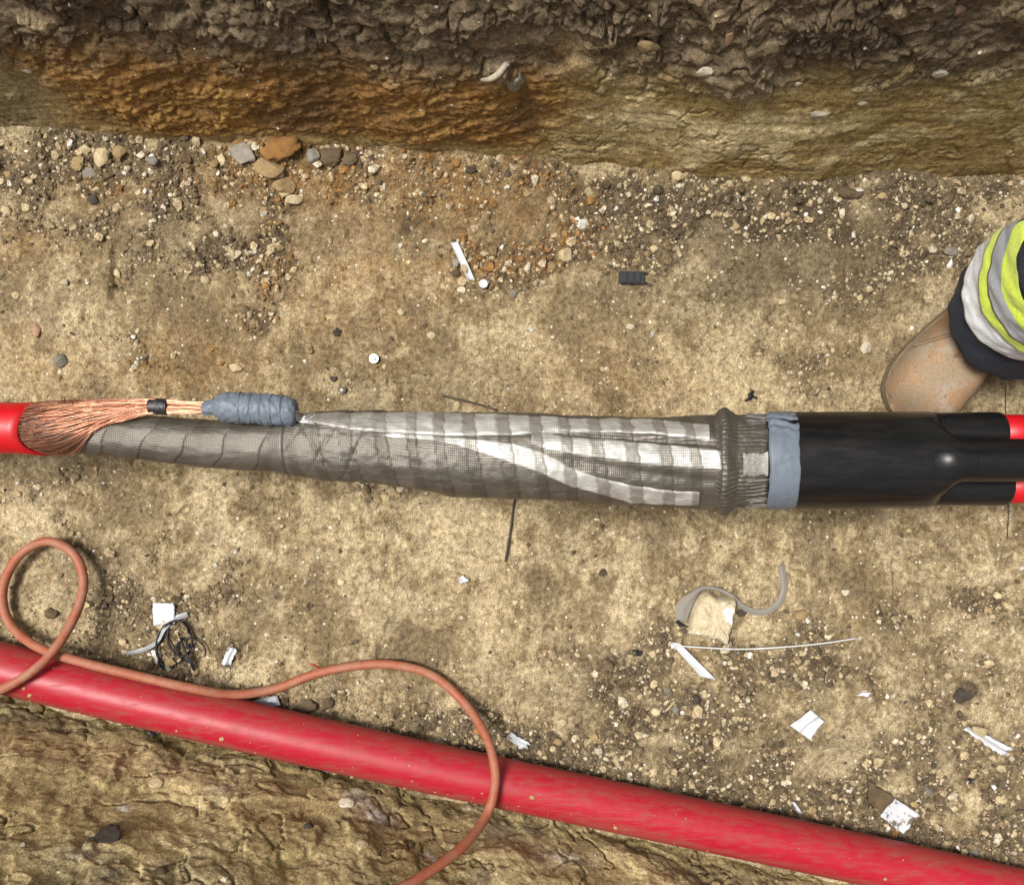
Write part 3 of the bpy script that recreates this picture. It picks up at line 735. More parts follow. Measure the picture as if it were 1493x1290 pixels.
ADJ = {'white': 'white chalky', 'cream': 'cream', 'tan': 'tan', 'brown': 'brown clay', 'dark': 'dark', 'grey': 'grey', 'orange': 'orange-brown', 'pink': 'pinkish'}
NAMED = [  # px, py, w, h, type, label
    (84, 229, 15, 14, 'cream', 'small cream stone in left rubble at far wall foot'),
    (112, 237, 17, 24, 'tan', 'upright tan stone left of the cream stones under far wall'),
    (149, 231, 21, 29, 'cream', 'tall cream stone in the left rubble under the far wall'),
    (176, 223, 21, 22, 'tan', 'yellowish tan stone touching the left far wall foot'),
    (122, 217, 19, 13, 'cream', 'flat cream stone resting against the far wall foot, left rubble'),
    (207, 228, 13, 13, 'white', 'white rounded stone at right end of left rubble'),
    (223, 235, 21, 15, 'grey', 'grey slab stone at right end of left rubble'),
    (154, 202, 9, 9, 'white', 'tiny white pebble lodged at the far wall foot'),
    (131, 253, 24, 20, 'grey', 'grey broken stone below the tall cream stone'),
    (357, 227, 44, 30, 'grey', 'large pale grey rock at the rusty far wall foot'),
    (409, 217, 62, 36, 'orange', 'largest rusty brown clod at the far wall foot'),
    (392, 246, 44, 28, 'tan', 'tan slab leaning in front of the largest rusty clod'),
    (414, 270, 32, 26, 'tan', 'tan-brown stone below the leaning slab'),
    (429, 291, 27, 16, 'cream', 'flat cream stone at lower end of the rock pile'),
    (482, 228, 38, 32, 'brown', 'round brown clod right of the rock pile'),
    (510, 232, 26, 22, 'brown', 'smaller brown clod at the right edge of rock pile'),
    (323, 232, 13, 17, 'cream', 'small cream stone left of the large grey rock'),
    (457, 228, 19, 19, 'grey', 'grey stone between two big brown clods'),
    (239, 304, 9, 14, 'white', 'upright white pebble below the left rubble'),
    (136, 292, 17, 16, 'dark', 'dark grey clod below the left rubble'),
    (315, 341, 10, 10, 'white', 'bright white pebble in dark crumbs left of centre'),
    (385, 310, 12, 9, 'white', 'white pebble below the flat cream stone'),
    (338, 322, 9, 7, 'cream', 'small cream pebble left of white pebble below rock pile'),
    (95, 412, 13, 11, 'white', 'white pebble on bare soil at far left'),
    (25, 431, 13, 12, 'cream', 'cream pebble near the left edge above the cable'),
    (54, 481, 13, 24, 'pink', 'pinkish flat shard at the left above the red cable'),
    (90, 527, 22, 22, 'grey', 'grey flint with white edge above the red cable'),
    (300, 409, 14, 13, 'cream', 'cream pebble above the copper wires'),
    (345, 537, 20, 13, 'cream', 'cream oval stone just above the grey taped connector'),
    (492, 485, 14, 13, 'dark', 'dark round clod on the pale soil above the joint'),
    (486, 552, 11, 10, 'dark', 'smaller dark clod above the grey connector'),
    (171, 399, 11, 15, 'cream', 'cream pebble right of the white pebble, far left'),
    (10, 308, 15, 15, 'cream', 'cream stone at left edge below far wall'),
    (824, 373, 20, 21, 'cream', 'round cream stone in the gravel heap above centre'),
    (805, 389, 13, 15, 'tan', 'tan stone left of the round cream stone'),
    (769, 389, 9, 15, 'white', 'white crescent stone right of the white strip'),
    (736, 393, 8, 10, 'white', 'white chip right of the paper strip'),
    (714, 389, 15, 16, 'orange', 'orange-brown clod beside the white paper strip'),
    (664, 383, 13, 15, 'grey', 'grey stone left of the white paper strip'),
    (664, 398, 16, 12, 'brown', 'brown clod left below the white paper strip'),
    (748, 429, 11, 13, 'grey', 'grey triangular stone at the edge of scraped step'),
    (585, 455, 11, 10, 'cream', 'cream pebble left of the scraped step'),
    (629, 490, 13, 13, 'cream', 'cream stone at the upright scraped line'),
    (694, 516, 11, 10, 'cream', 'cream pebble right of the upright scraped line'),
    (718, 570, 8, 11, 'cream', 'cream pebble just above the braided sleeve'),
    (919, 476, 12, 9, 'white', 'white ragged pebble below the black clip'),
    (944, 370, 10, 10, 'tan', 'tan pebble above the black clip'),
    (988, 258, 20, 15, 'cream', 'cream stone at the far wall foot right of centre'),
    (990, 271, 11, 7, 'white', 'white sliver below cream stone at far wall foot'),
    (1231, 309, 13, 13, 'white', 'bright white round pebble in dark crumbs, upper right'),
    (1196, 293, 9, 9, 'white', 'square white pebble left of the round white pebble'),
    (1317, 300, 11, 10, 'white', 'white pebble right of the round white pebble'),
    (1287, 285, 14, 12, 'tan', 'tan stone under the smooth right far wall'),
    (1238, 281, 42, 20, 'brown', 'wide brown clod under the smooth right far wall'),
    (1382, 288, 18, 15, 'brown', 'reddish brown clod near the upper right wall foot'),
    (1385, 368, 22, 17, 'grey', 'whitish grey broken stone above the boot'),
    (1262, 508, 16, 19, 'white', 'pale shell-like chip left of the boot'),
    (1146, 571, 11, 10, 'cream', 'cream pebble just above the grey tape band'),
    (1267, 422, 12, 11, 'cream', 'cream pebble left of the trouser leg'),
    (546, 737, 11, 14, 'cream', 'lowest cream pebble of the cluster under the joint'),
    (553, 729, 11, 11, 'tan', 'tan pebble in the cluster under the joint'),
    (562, 725, 15, 13, 'cream', 'largest cream pebble of the cluster under the joint'),
    (571, 717, 12, 14, 'cream', 'cream pebble near the top of cluster under joint'),
    (580, 722, 11, 10, 'tan', 'tan pebble right of largest in cluster under joint'),
    (584, 713, 12, 9, 'white', 'white pebble topping the cluster under the joint'),
    (819, 1053, 15, 12, 'cream', 'cream angular stone right of the hose bend'),
    (872, 1093, 14, 13, 'white', 'white stone above the red duct, right of hose'),
    (813, 1081, 13, 13, 'tan', 'round tan stone left of the white stone above duct'),
    (865, 1073, 15, 14, 'tan', 'tan stone directly above the white stone by duct'),
    (716, 1042, 9, 10, 'cream', 'cream pebble touching the outer side of hose bend'),
    (444, 1026, 40, 22, 'brown', 'long brown clod between hose and red duct'),
    (479, 1024, 18, 17, 'brown', 'round brown clod between hose and red duct'),
    (1168, 896, 24, 15, 'tan', 'flat tan stone right of the curled grey strip'),
    (1233, 864, 13, 9, 'white', 'white ragged chip at right of curled grey strip'),
    (956, 1037, 14, 13, 'cream', 'cream stone below the slanted white strip'),
    (985, 1034, 10, 13, 'grey', 'grey stone beside the straw piece'),
    (973, 1006, 12, 15, 'grey', 'pale grey stone under the slanted white strip'),
    (1016, 1019, 15, 14, 'dark', 'dark grey clod below the slanted white strip'),
    (1081, 892, 15, 13, 'dark', 'dark clod right of the limestone block'),
    (1350, 1152, 16, 15, 'grey', 'grey-brown stone above the soiled white square'),
    (1391, 1177, 11, 11, 'cream', 'round cream pebble right of the soiled white square'),
    (1459, 1165, 17, 11, 'cream', 'flat cream pebble at lower right'),
    (1461, 1121, 15, 11, 'cream', 'cream pebble below the crumpled white strip'),
    (1475, 1105, 9, 9, 'white', 'white pebble at the tip of the crumpled strip'),
    (1264, 1218, 17, 8, 'grey', 'grey sliver by the duct below soiled square'),
    (1406, 1242, 12, 12, 'cream', 'left of two cream pebbles at the duct, lower right'),
    (1421, 1244, 13, 11, 'grey', 'grey pebble beside duct at lower right'),
    (1304, 1214, 11, 11, 'orange', 'orange clod at lower corner of soiled white square'),
    (1332, 1172, 13, 10, 'tan', 'orange-tan chip on the right corner of soiled square'),
    (1046, 1165, 10, 10, 'orange', 'small orange clod against the duct, lower middle'),
    (1137, 1155, 24, 22, 'brown', 'flat brown clod above the white shard by duct'),
    (1096, 1173, 26, 20, 'brown', 'rounded brown clod leaning over the white triangle'),
    (1183, 1180, 15, 15, 'tan', 'tan stone right of the white shard by duct'),
    (1383, 985, 13, 9, 'cream', 'cream chip above the dark damp patch'),
    (1470, 885, 15, 12, 'cream', 'cream stone at the right edge below the joint'),
    (1440, 890, 13, 12, 'tan', 'tan stone near right edge below the joint'),
    (1452, 868, 12, 11, 'cream', 'cream stone topping the little heap at right edge'),
    (1405, 1015, 34, 26, 'dark', 'dark damp clod flattened on soil at lower right'),
    (258, 927, 10, 12, 'cream', 'cream pebble inside the black tie tangle'),
    (250, 965, 18, 16, 'tan', 'tan stone under the lower tie tangle'),
    (180, 935, 13, 11, 'cream', 'cream pebble left of the black tie tangle'),
    (283, 885, 15, 11, 'tan', 'tan stone right of the white square tile'),
    (75, 895, 20, 18, 'brown', 'brown clod inside the hose loop'),
]
for (px, py, a, b, t, lab) in NAMED:
    stone(px, py, a, b, t, lab, 'stones lying on the trench floor', flat=0.28 if 'damp' in lab or 'flat brown' in lab else 0.62)
WALLST = [
    (1028, 105, 26, 14, 'white', 'white oval flint in the dark topsoil, upper right', FAR),
    (1195, 169, 30, 16, 'white', 'white chalk lump in the smooth far wall', FAR),
    (1256, 150, 16, 10, 'white', 'small white chalk lump right of larger one in wall', FAR),
    (1165, 122, 14, 9, 'white', 'white pebble in topsoil above the chalk lumps', FAR),
    (1372, 105, 22, 14, 'white', 'white crumbly chalk in topsoil near right edge', FAR),
    (945, 65, 32, 20, 'tan', 'tan stone set in the topsoil above centre', FAR),
    (845, 5, 30, 14, 'cream', 'pale stone at top edge of topsoil', FAR),
    (1063, 52, 12, 28, 'pink', 'reddish stone upright in the topsoil', FAR),
    (228, 35, 26, 18, 'tan', 'tan stone in topsoil at upper left', FAR),
    (395, 10, 9, 12, 'cream', 'cream pebble at top edge left of centre', FAR),
    (546, 98, 12, 10, 'cream', 'cream pebble where topsoil meets rusty clay', FAR),
    (40, 103, 14, 10, 'white', 'white lump in the rusty clay at far left', FAR),
    (1396, 15, 20, 14, 'pink', 'pinkish pebble in topsoil at upper right', FAR),
    (505, 1171, 26, 15, 'white', 'white stone set in the near wall below duct', NEAR),
    (227, 1142, 22, 14, 'cream', 'cream lump in the near wall at left', NEAR),
    (325, 1154, 14, 9, 'cream', 'small cream pebble in near wall left of centre', NEAR),
    (155, 1218, 46, 28, 'dark', 'dark clod stuck on the near wall at left', NEAR),
    (450, 1203, 16, 13, 'dark', 'small dark clod stuck on near wall', NEAR),
    (528, 1234, 20, 14, 'cream', 'cream lump in near wall left of hose end', NEAR),
    (235, 1270, 20, 14, 'brown', 'brown clod at the bottom of the near wall', NEAR),
    (32, 1232, 9, 7, 'white', 'white pebble in the near wall at far left', NEAR),
    (327, 1281, 10, 9, 'white', 'white pebble at the bottom of near wall', NEAR),
]
for (px, py, a, b, t, lab, wl) in WALLST:
    stone(px, py, a, b, t, lab, 'stones set in the trench walls', wall=wl, flat=0.6)

# repeats nobody tells apart: small pebbles, one label per strip of ground
ZONES = [
    ((0, 520, 210, 400), 70, 'small pebble in the crumbs under the left far wall'),
    ((520, 1000, 255, 440), 45, 'small pebble in the gravel heap above the joint'),
    ((1000, 1420, 270, 440), 45, 'small pebble in dark crumbs under the right far wall'),
    ((0, 1280, 430, 590), 26, 'small pebble on bare soil just above the cable joint'),
    ((0, 1490, 760, 930), 26, 'small pebble on bare soil below the cable joint'),
    ((850, 1490, 930, 1220), 80, 'small pebble in gravel above the duct, lower right'),
    ((380, 850, 990, 1100), 26, 'small pebble in crumbs along the duct near hose'),
]
mat_pick = ['white'] * 3 + ['cream'] * 6 + ['tan'] * 6 + ['brown', 'grey', 'grey', 'orange']
for (x0, x1, y0, y1), n, lab in ZONES:
    k = 0; tries = 0
    while k < n and tries < 6000:
        tries += 1
        px, py = random.uniform(x0, x1), random.uniform(y0, y1)
        if py > 975 + .224 * px - 48: continue
        if random.random() > gravel_mask(np.array([px]), np.array([py]))[0] + 0.06: continue
        s = min(10, 3.6 * random.paretovariate(3.2))
        t = random.choice(mat_pick)
        if y0 < 300 and random.random() < 0.35: t = random.choice(['brown', 'tan', 'orange' if x0 < 600 else 'grey'])
        stone(px, py, s * random.uniform(.8, 1.35), s, t, lab, lab.replace('small pebble', 'small pebbles'), rot=random.uniform(0, 180), name='pebble', cat='pebble')
        k += 1

# uncountable crumbs
def crumbs(name, N, lo, hi, alpha, seed, region=(0, 1493, 190, 1290), pw=1.0):
    r = np.random.default_rng(seed)
    PX = []; PY = []
    got = 0
    while got < N:
        px = r.uniform(region[0] - 40, region[1] + 40, 40000); py = r.uniform(region[2], region[3], 40000)
        m = gravel_mask(px, py)
        X = (px - 746.5) / 1000; Y = (645 - py) / 1000
        heap = np.exp(-(np.clip(far_base_Y(X) - Y, 0, 1) / 0.05) ** 2) + 0.9 * np.exp(-((Y - near_base_Y(X) - 0.09) / 0.03) ** 2)
        ok = (r.random(40000) < (m + 0.6 * heap) ** pw + 0.03) & (Y < far_base_Y(X) + 0.004) & (Y > near_base_Y(X) + 0.0)
        PX.append(X[ok]); PY.append(Y[ok]); got += int(ok.sum())
    X = np.concatenate(PX)[:N]; Y = np.concatenate(PY)[:N]
    s = np.minimum(lo * (1 - r.random(N)) ** (-1 / alpha), hi)
    i = np.clip(np.searchsorted(fx, X) - 1, 0, len(fx) - 2); j = np.clip(np.searchsorted(fy, Y) - 1, 0, len(fy) - 2)
    Z = FZ[i, j]
    shapes = [rock(300 + k, 1, 5, 0.75)[0] for k in range(10)]
    # use the 12-vertex core of an icosahedron: cheap
    bm = bmesh.new(); bmesh.ops.create_icosphere(bm, subdivisions=1, radius=1); b0 = np.array([v.co[:] for v in bm.verts]); f0 = np.array([[v.index for v in f.verts] for f in bm.faces]); bm.free()
    nv = len(b0)
    jit = 1 + r.uniform(-0.38, 0.22, (N, nv))
    V = b0[None] * jit[:, :, None]
    sc = np.stack([s * r.uniform(.8, 1.4, N), s * r.uniform(.7, 1.1, N), s * r.uniform(.5, .9, N)], -1)
    V = V * sc[:, None, :]
    a = r.uniform(0, 2 * math.pi, N); ca, sa = np.cos(a), np.sin(a)
    Vx = V[:, :, 0] * ca[:, None] - V[:, :, 1] * sa[:, None]; Vy = V[:, :, 0] * sa[:, None] + V[:, :, 1] * ca[:, None]
    t = r.uniform(-.5, .5, N); ct, st_ = np.cos(t), np.sin(t)
    Vz = V[:, :, 2] * ct[:, None] + Vy * st_[:, None]
    V = np.stack([Vx + X[:, None], Vy + Y[:, None], Vz + (Z + s * 0.12)[:, None]], -1).reshape(-1, 3)
    F = (f0[None] + (np.arange(N) * nv)[:, None, None]).reshape(-1, 3)
    px = X * 1000 + 746.5; py = 645 - Y * 1000
    base = floor_colour(X, Y)
    k = r.random(N)
    c = base * r.uniform(0.55, 1.35, N)[:, None]
    pal = lambda col, m: np.where(m[:, None], np.array(col)[None] * r.uniform(.75, 1.2, N)[:, None], c)
    c = pal((0.42, 0.33, 0.20), k > 0.62); c = pal((0.11, 0.083, 0.055), (k > 0.50) & (k < 0.62)); c = pal((0.52, 0.45, 0.33), k > 0.91); c = pal((0.64, 0.61, 0.55), k > 0.98)
    c = np.where(((k < 0.3) & (blobs(px, py, ORANGE) > 0.25))[:, None], np.array((0.26, 0.14, 0.05))[None] * r.uniform(.7, 1.25, N)[:, None], c)
    me = mesh_np(name, V, F, False)
    cattr(me, 'soil', np.repeat(c, nv, 0)); me.materials.append(M_CRUMB)
    return me

o = link('gravel', crumbs('gravel', 26000, 0.0010, 0.0042, 1.9, 5))
tag(o, 'loose tan and brown crumbs and grit strewn over the trench floor', 'gravel', kind='stuff')
o = link('loose_clods', crumbs('loose_clods', 2300, 0.0027, 0.0085, 2.3, 6, pw=2.2))
tag(o, 'larger crumbled clay lumps in the heaps along the wall foot and duct', 'rubble', kind='stuff')

# ------------------------------------------------------------------ RED DUCT along the near wall
DUCT_R = 0.0342
dp = []
for px in np.linspace(-2600, 4000, 120):
    py = 974 + 0.2245 * px + 5 * math.sin(px / 330.0)
    p = W(px, py, 0.043); dp.append((p.x, p.y, 0.040 + 0.002 * math.sin(px / 210)))
V, F, uu, vv = tube(dp, DUCT_R, 48)
# angle 0 is up; grime sits on the flank that faces the near wall and along the far shoulder
yy = V[:, 1] - np.interp(V[:, 0], [q[0] for q in dp], [q[1] for q in dp])
pxd = V[:, 0] * 1000; ang = np.arctan2(yy, V[:, 2] - 0.04)
grime = 0.22 * sstep(0.2, 0.55, -ang / 1.6 + 0.35 * fbm(pxd / 120, ang * 1.5, 3, 401)) + 0.12 * sstep(0.018, 0.032, yy) - 0.05 + 0.10 * sstep(.25, .5, fbm(pxd / 160 + 7, ang * 2, 3, 402))
mk('red_duct', V, F, M_DUCT, attrs={'grime': grime})
tag(bpy.context.scene.objects['red_duct'], 'long dusty red plastic duct lying along the near trench wall', 'pipe')

# dried soil crumbs stuck on the duct
parts = []
for k in range(320):
    i = random.randrange(20, 100); q = np.array(dp[i]) + (np.array(dp[i + 1]) - np.array(dp[i])) * random.random()
    a = random.choice([random.uniform(-1.3, -.2), random.uniform(-1.4, 1.2)]); sz = 0.0006 * random.paretovariate(2.2); sz = min(sz, .003)
    v, f = rock(900 + k % 12, 1, 4); L = math.hypot(1, .2245); nx, ny = .2245 / L, 1 / L
    parts.append((v * sz * np.array([1.2, 1, .6]) + q + np.array([nx * math.sin(a), ny * math.sin(a), math.cos(a)]) * DUCT_R, [tuple(t) for t in f]))
V, F = join(parts); mk('soil_crumbs', V, F, ST['tan'], scene.objects['red_duct'], smooth=False)['kind'] = 'stuff'

def duct_axis(px):
    py = 974 + 0.2245 * px + 5 * math.sin(px / 330.0); p = W(px, py, 0.043); return p

# ------------------------------------------------------------------ ORANGE HOSE
HP = [(-330, 1120, .085), (-160, 1068, .085), (-40, 1022, .088), (30, 990, .090), (75, 952, .075), (108, 900, .05), (122, 850, .032), (108, 808, .025), (68, 789, .022), (26, 812, .020), (4, 860, .018), (14, 908, .022), (55, 943, .046),
      (120, 965, .064), (200, 985, .068), (280, 1003, .060), (340, 1012, .038), (400, 1004, .020), (460, 982, .014), (520, 970, .012), (575, 969, .012), (630, 984, .012), (675, 1022, .020), (706, 1068, .056), (720, 1110, .083), (721, 1150, .088), (708, 1190, .10), (675, 1233, .15), (620, 1274, .20), (570, 1300, .235), (480, 1330, .28), (360, 1360, .33)]
def hp(px, py, z):
    # keep the hose outside whatever it lies on
    p = W(px, py, z)
    zf = fz(p.x, p.y) + 0.0085 if p.y > near_base_Y(p.x) else z
    return (p.x, p.y, max(z, zf))
path = crom([hp(*h) for h in HP], 10)
V, F, uu, vv = tube(path, 0.0065 + 0.0003 * perlin(np.arange(len(path)) / 7.0, np.zeros(len(path)), 3), 14)
V = V * 1.0
mk('rubber_hose', V, F, M_HOSE)
tag(scene.objects['rubber_hose'], 'dusty orange rubber hose looping over the red duct', 'hose')

# ------------------------------------------------------------------ CABLE JOINT
ZA = 0.170
JOINT = empty('cable_joint', (0, 0, ZA), 'long cable joint wrapped in grey metal mesh between red cables', 'cable joint')
KP = (CAMH - ZA) / 1300
CX = [-3000, 0, 60, 100, 200, 300, 430, 500, 560, 620, 660, 720, 800, 860, 920, 980, 1040, 1100, 1200, 1390, 1600, 4000]
CYp = [600, 624, 625, 628, 637, 647, 649, 650, 652, 658, 662, 663.5, 665.5, 669, 673, 674, 673, 671, 671.5, 670, 668, 660]
def cyl(px): return (645 - np.interp(px, CX, CYp)) * KP
RX = [0, 60, 100, 200, 300, 400, 430, 470, 500, 560, 620, 660, 720, 800, 860, 920, 980, 1040, 1130]
RP = [33, 32, 31, 32, 35, 39, 45, 50, 52, 53, 57, 61, 62, 62, 62.5, 64, 65.5, 68, 66]
def srad(px): return np.interp(px, RX, RP) * KP
def X_of(px): return (px - 746.5) * KP
def px_of(X): return X / KP + 746.5

# strips of flattened braid as seen in the photo: x, upper edge, lower edge
STRAPS = [
    [(446, 604, 616), (480, 603, 622), (510, 602, 627), (560, 602, 631), (620, 602, 634), (680, 603, 636), (740, 605, 635), (800, 608, 632), (850, 610, 630), (900, 609, 630), (950, 610, 632), (1000, 612, 638), (1034, 616, 642)],
    [(775, 626, 650), (800, 632, 657), (836, 637, 664), (888, 641, 671), (937, 645, 677), (980, 649, 681), (1038, 656, 684), (1052, 657, 684)],
    [(560, 632, 637), (620, 635, 641), (660, 638, 648), (700, 641, 660), (750, 646, 677), (790, 658, 690), (830, 679, 709), (870, 695, 720), (920, 707, 735), (970, 715, 737), (1020, 719, 738)],
]
def theta_of(px, py):
    """angle on the sleeve (0 up, + towards the far wall) of what the photo shows at px,py"""
    X = None; th = 0.0
    r = float(srad(px)); yc = float(cyl(px))
    for _ in range(12):
        z = ZA + r * math.cos(th)
        y = (645 - py) * (CAMH - z) / 1300
        s = max(-1.0, min(1.0, (y - yc) / r)); th = 0.5 * th + 0.5 * math.asin(s)
    return th
STH = [[(p[0], theta_of(p[0], p[1]), theta_of(p[0], p[2])) for p in s] for s in STRAPS]

def lean(px, th, r):
    return 746.5 + (px - 746.5) * (CAMH - ZA - r * np.clip(np.cos(th), 0, 1) * 0.92) / (CAMH - ZA)

def band_of(px, th, per=44.0, frac=0.60):
    ph = (px + 9 * np.sin(th + .3) + 3 * perlin(px / 14, th * 6, 74) + 8 * perlin(px / 90, th * 0 + 1.0, 71)) / per
    f = ph - np.floor(ph)
    return sstep(0.0, 0.09, f) * (1 - sstep(frac, frac + 0.10, f)), f

def sleeve_disp(px, th):
    """outward displacement of the wrapped mesh, metres"""
    b, f = band_of(px, th)
    k = sstep(440, 520, px)
    d = 0.0008 * (f - 0.5) + 0.0006 * b
    # cores pressing through: lengthwise lobes and a fold between them
    lob = sstep(700, 980, px)
    d = d + lob * 0.0035 * np.cos(3 * (th - 0.05))
    fold_py = np.interp(px, [790, 900, 1000, 1055], [632, 638, 646, 650]); fold_t = np.interp(px, [790, 900, 1000, 1055], [theta_of(a, c) for a, c in ((790, 632), (900, 637), (1000, 645), (1055, 649))])
    d = d - 0.0065 * np.exp(-((th - fold_t) / 0.075) ** 2) * sstep(770, 880, px)
    ft2 = np.interp(px, [720, 830, 950, 1050], [theta_of(a, c) for a, c in ((720, 658), (830, 672), (950, 692), (1050, 705))])
    d = d - 0.0035 * np.exp(-((th - ft2) / 0.13) ** 2) * sstep(720, 840, px)
    # slanted wrap edges at the thick start
    for (x0, t0, sl, dep) in ((436, 0.2, 34, .0030), (468, 0.0, -30, .0026), (490, 0.3, 28, .002), (520, -0.4, 24, .0016)):
        e = px - (x0 + sl * (th - t0)); d = d - dep * np.exp(-np.abs(e) / 3.0) * (e > -6)
    d = d + 0.0016 * fbm(px / 55, th * 2.2, 3, 72) + 0.0007 * fbm(px / 16, th * 5, 2, 73)
    return d * (0.35 + 0.65 * k)

def sleeve_pt(px, th, off=0.0):
    r = srad(px) + sleeve_disp(px, th) + off
    return np.stack([X_of(px), cyl(px) + r * np.sin(th), ZA + r * np.cos(th)], -1)

def sleeve_mesh(name, p0, p1, step, n, mat, off=0.0, taper=None):
    ps = np.arange(p0, p1 + step / 2, step); th = np.arange(n) / n * 2 * math.pi - math.pi
    PX, TH = np.meshgrid(ps, th, indexing='ij')
    V = sleeve_pt(PX, TH, off)
    b, f = band_of(PX, TH)
    bb = 0.55 * b + 0.0 * f
    o = mk(name, V.reshape(-1, 3), grid_faces(len(ps), n, True), mat, JOINT, attrs={'uu': X_of(PX).ravel(), 'vv': (TH * 0.052).ravel(), 'band': bb.ravel()})
    return o
sleeve_mesh('mesh_sleeve', 424, 1040, 1.6, 200, M_KNIT)

# narrower wrapped cable on the left, under the copper wires
ps = np.arange(20, 470, 1.8); n = 120; th = np.arange(n) / n * 2 * math.pi - math.pi
PX, TH = np.meshgrid(ps, th, indexing='ij')
ph = (PX - 16 * TH) / 56.0 + 0.15 * perlin(PX / 60, TH, 81); f = ph - np.floor(ph)
r = srad(PX) - sstep(418, 430, PX) * 0.005 + 0.0009 * (f - 0.5) - 0.0004 * np.exp(-((f - 0.02) / 0.03) ** 2) + 0.0007 * fbm(PX / 30, TH * 3, 3, 82)
V = np.stack([X_of(PX), cyl(PX) + r * np.sin(TH), ZA + r * np.cos(TH)], -1)
mk('mesh_wrap', V.reshape(-1, 3), grid_faces(len(ps), n, True), M_KNIT, JOINT, attrs={'uu': X_of(PX).ravel(), 'vv': (TH * 0.036).ravel(), 'band': (0.35 * (f > 0.45)).ravel()})

for k, s in enumerate(STH):
    ps = np.arange(s[0][0], s[-1][0] + .1, 1.6); m = 26
    t0 = np.interp(ps, [q[0] for q in s], [q[1] for q in s]); t1 = np.interp(ps, [q[0] for q in s], [q[2] for q in s])
    a = np.linspace(0, 1, m)
    PX = np.repeat(ps[:, None], m, 1); TH = t1[:, None] + (t0 - t1)[:, None] * a[None]
    TH = TH + 0.012 * perlin(PX / 18, a[None] * 3 + PX * 0, 90 + k)
    edge = np.minimum(a, 1 - a)[None] * m
    off = 0.0026 * sstep(0.0, 1.6, edge) - 0.0006
    PX = lean(PX, TH, srad(PX))
    V = sleeve_pt(PX, TH, off)
    b, f = band_of(PX, TH)
    b = b * (0.82 + 0.3 * fbm(PX / 25, TH * 4, 2, 95))
    if k == 0: b = b * np.clip(0.2 + 0.75 * sstep(500, 700, PX), 0, 1)
    if k == 2: b = np.clip(b + 0.55 * np.exp(-((PX - 730) / 60) ** 2), 0, 1.1)
    o = mk('braid_strap', V.reshape(-1, 3), grid_faces(len(ps), m)[:, ::-1], M_STRAP, JOINT, attrs={'uu': X_of(PX).ravel(), 'vv': (TH * 0.052).ravel(), 'band': b.ravel()})
    o['label'] = ['upper silvery braid strap showing through the mesh', 'middle silvery braid strap showing through the mesh', 'slanting silvery braid strap showing through the mesh'][k]

# gathered collar of mesh and the loose end that runs under the grey tape
def ring_part(name, prof, n, mat, flute=0, famp=0, band=0.3, seed=0, wob=0.0):
    """prof: list of (px, radius in px)"""
    P = crom([(a, b, 0) for a, b in prof], 6)
    ps, rs = P[:, 0], P[:, 1]
    th = np.arange(n) / n * 2 * math.pi - math.pi
    PX = np.repeat(ps[:, None], n, 1) + wob * fbm(th * 2.2, th * 0 + seed, 2, seed)[None]
    TH = np.repeat(th[None], len(ps), 0)
    PX = lean(PX, TH, rs[:, None] * KP)
    rr = rs[:, None] * KP + famp * np.cos(flute * TH + 2 * perlin(TH * 2, TH * 0 + seed, seed)) * np.ones_like(PX) + 0.0014 * fbm(TH * 3 + seed, PX / 14, 3, seed)
    V = np.stack([X_of(PX), cyl(PX) + rr * np.sin(TH), ZA + rr * np.cos(TH)], -1)
    bnd = np.full(PX.size, band)
    return mk(name, V.reshape(-1, 3), grid_faces(len(ps), n, True), mat, JOINT, attrs={'uu': X_of(PX).ravel(), 'vv': (TH * 0.056).ravel(), 'band': bnd})
ring_part('gathered_collar', [(1042, 66), (1047, 70), (1051, 76), (1055, 78), (1060, 77), (1066, 72), (1073, 67.5), (1078, 66.5), (1088, 66.5), (1100, 66), (1112, 65), (1119, 62)], 300, M_KNIT, 62, 0.0007, 0.1, 3, 3.0)
# silvery braid showing on the end piece
ps = np.arange(1082, 1119, 1.2); m = 30; a = np.linspace(0, 1, m)
PX = np.repeat(ps[:, None], m, 1); t0, t1 = theta_of(1100, 660), theta_of(1100, 692)
TH = t1 + (t0 - t1) * a[None] + 0 * PX + 0.10 * (a[None] - .5) * perlin(PX / 5, PX * 0 + 1.7, 6)
PX = lean(PX, TH, 68 * KP)
rr = 68 * KP + 0.0012 - 0.0009 * (np.abs(a - .5) * 2)[None] ** 4 + 0.0005 * perlin(PX / 6, TH * 30, 7)
mk('braid_strap', np.stack([X_of(PX), cyl(PX) + rr * np.sin(TH), ZA + rr * np.cos(TH)], -1).reshape(-1, 3), grid_faces(len(ps), m)[:, ::-1], M_STRAP, JOINT,
   attrs={'uu': X_of(PX).ravel(), 'vv': (TH * 0.056).ravel(), 'band': (sstep(1088, 1106, PX) * (0.45 + 0.6 * perlin(PX / 9, TH * 34, 8))).ravel()})['label'] = 'short silvery braid end beside the grey tape'
parts = []
for k in range(64):
    t = random.uniform(-1.75, 1.75)
    if abs(t) < 0.35 and random.random() < 0.6: continue
    p0 = random.uniform(1086, 1096); p1 = random.uniform(1112, 1121); r0 = 67.5 * KP
    pth = []
    for q in np.linspace(0, 1, 4):
        p = float(lean(p0 + (p1 - p0) * q, t, r0)); rr = r0 + 0.0008 - 0.001 * q; tt = t + 0.02 * math.sin(3 * q + k)
        pth.append((X_of(p), float(cyl(p)) + rr * math.sin(tt), ZA + rr * math.cos(tt)))
    parts.append(tube(pth, 0.00045, 4, False)[:2])
V, F = join(parts)
mk('frayed_strands', V, F, M_TINNED, JOINT)['kind'] = 'stuff'
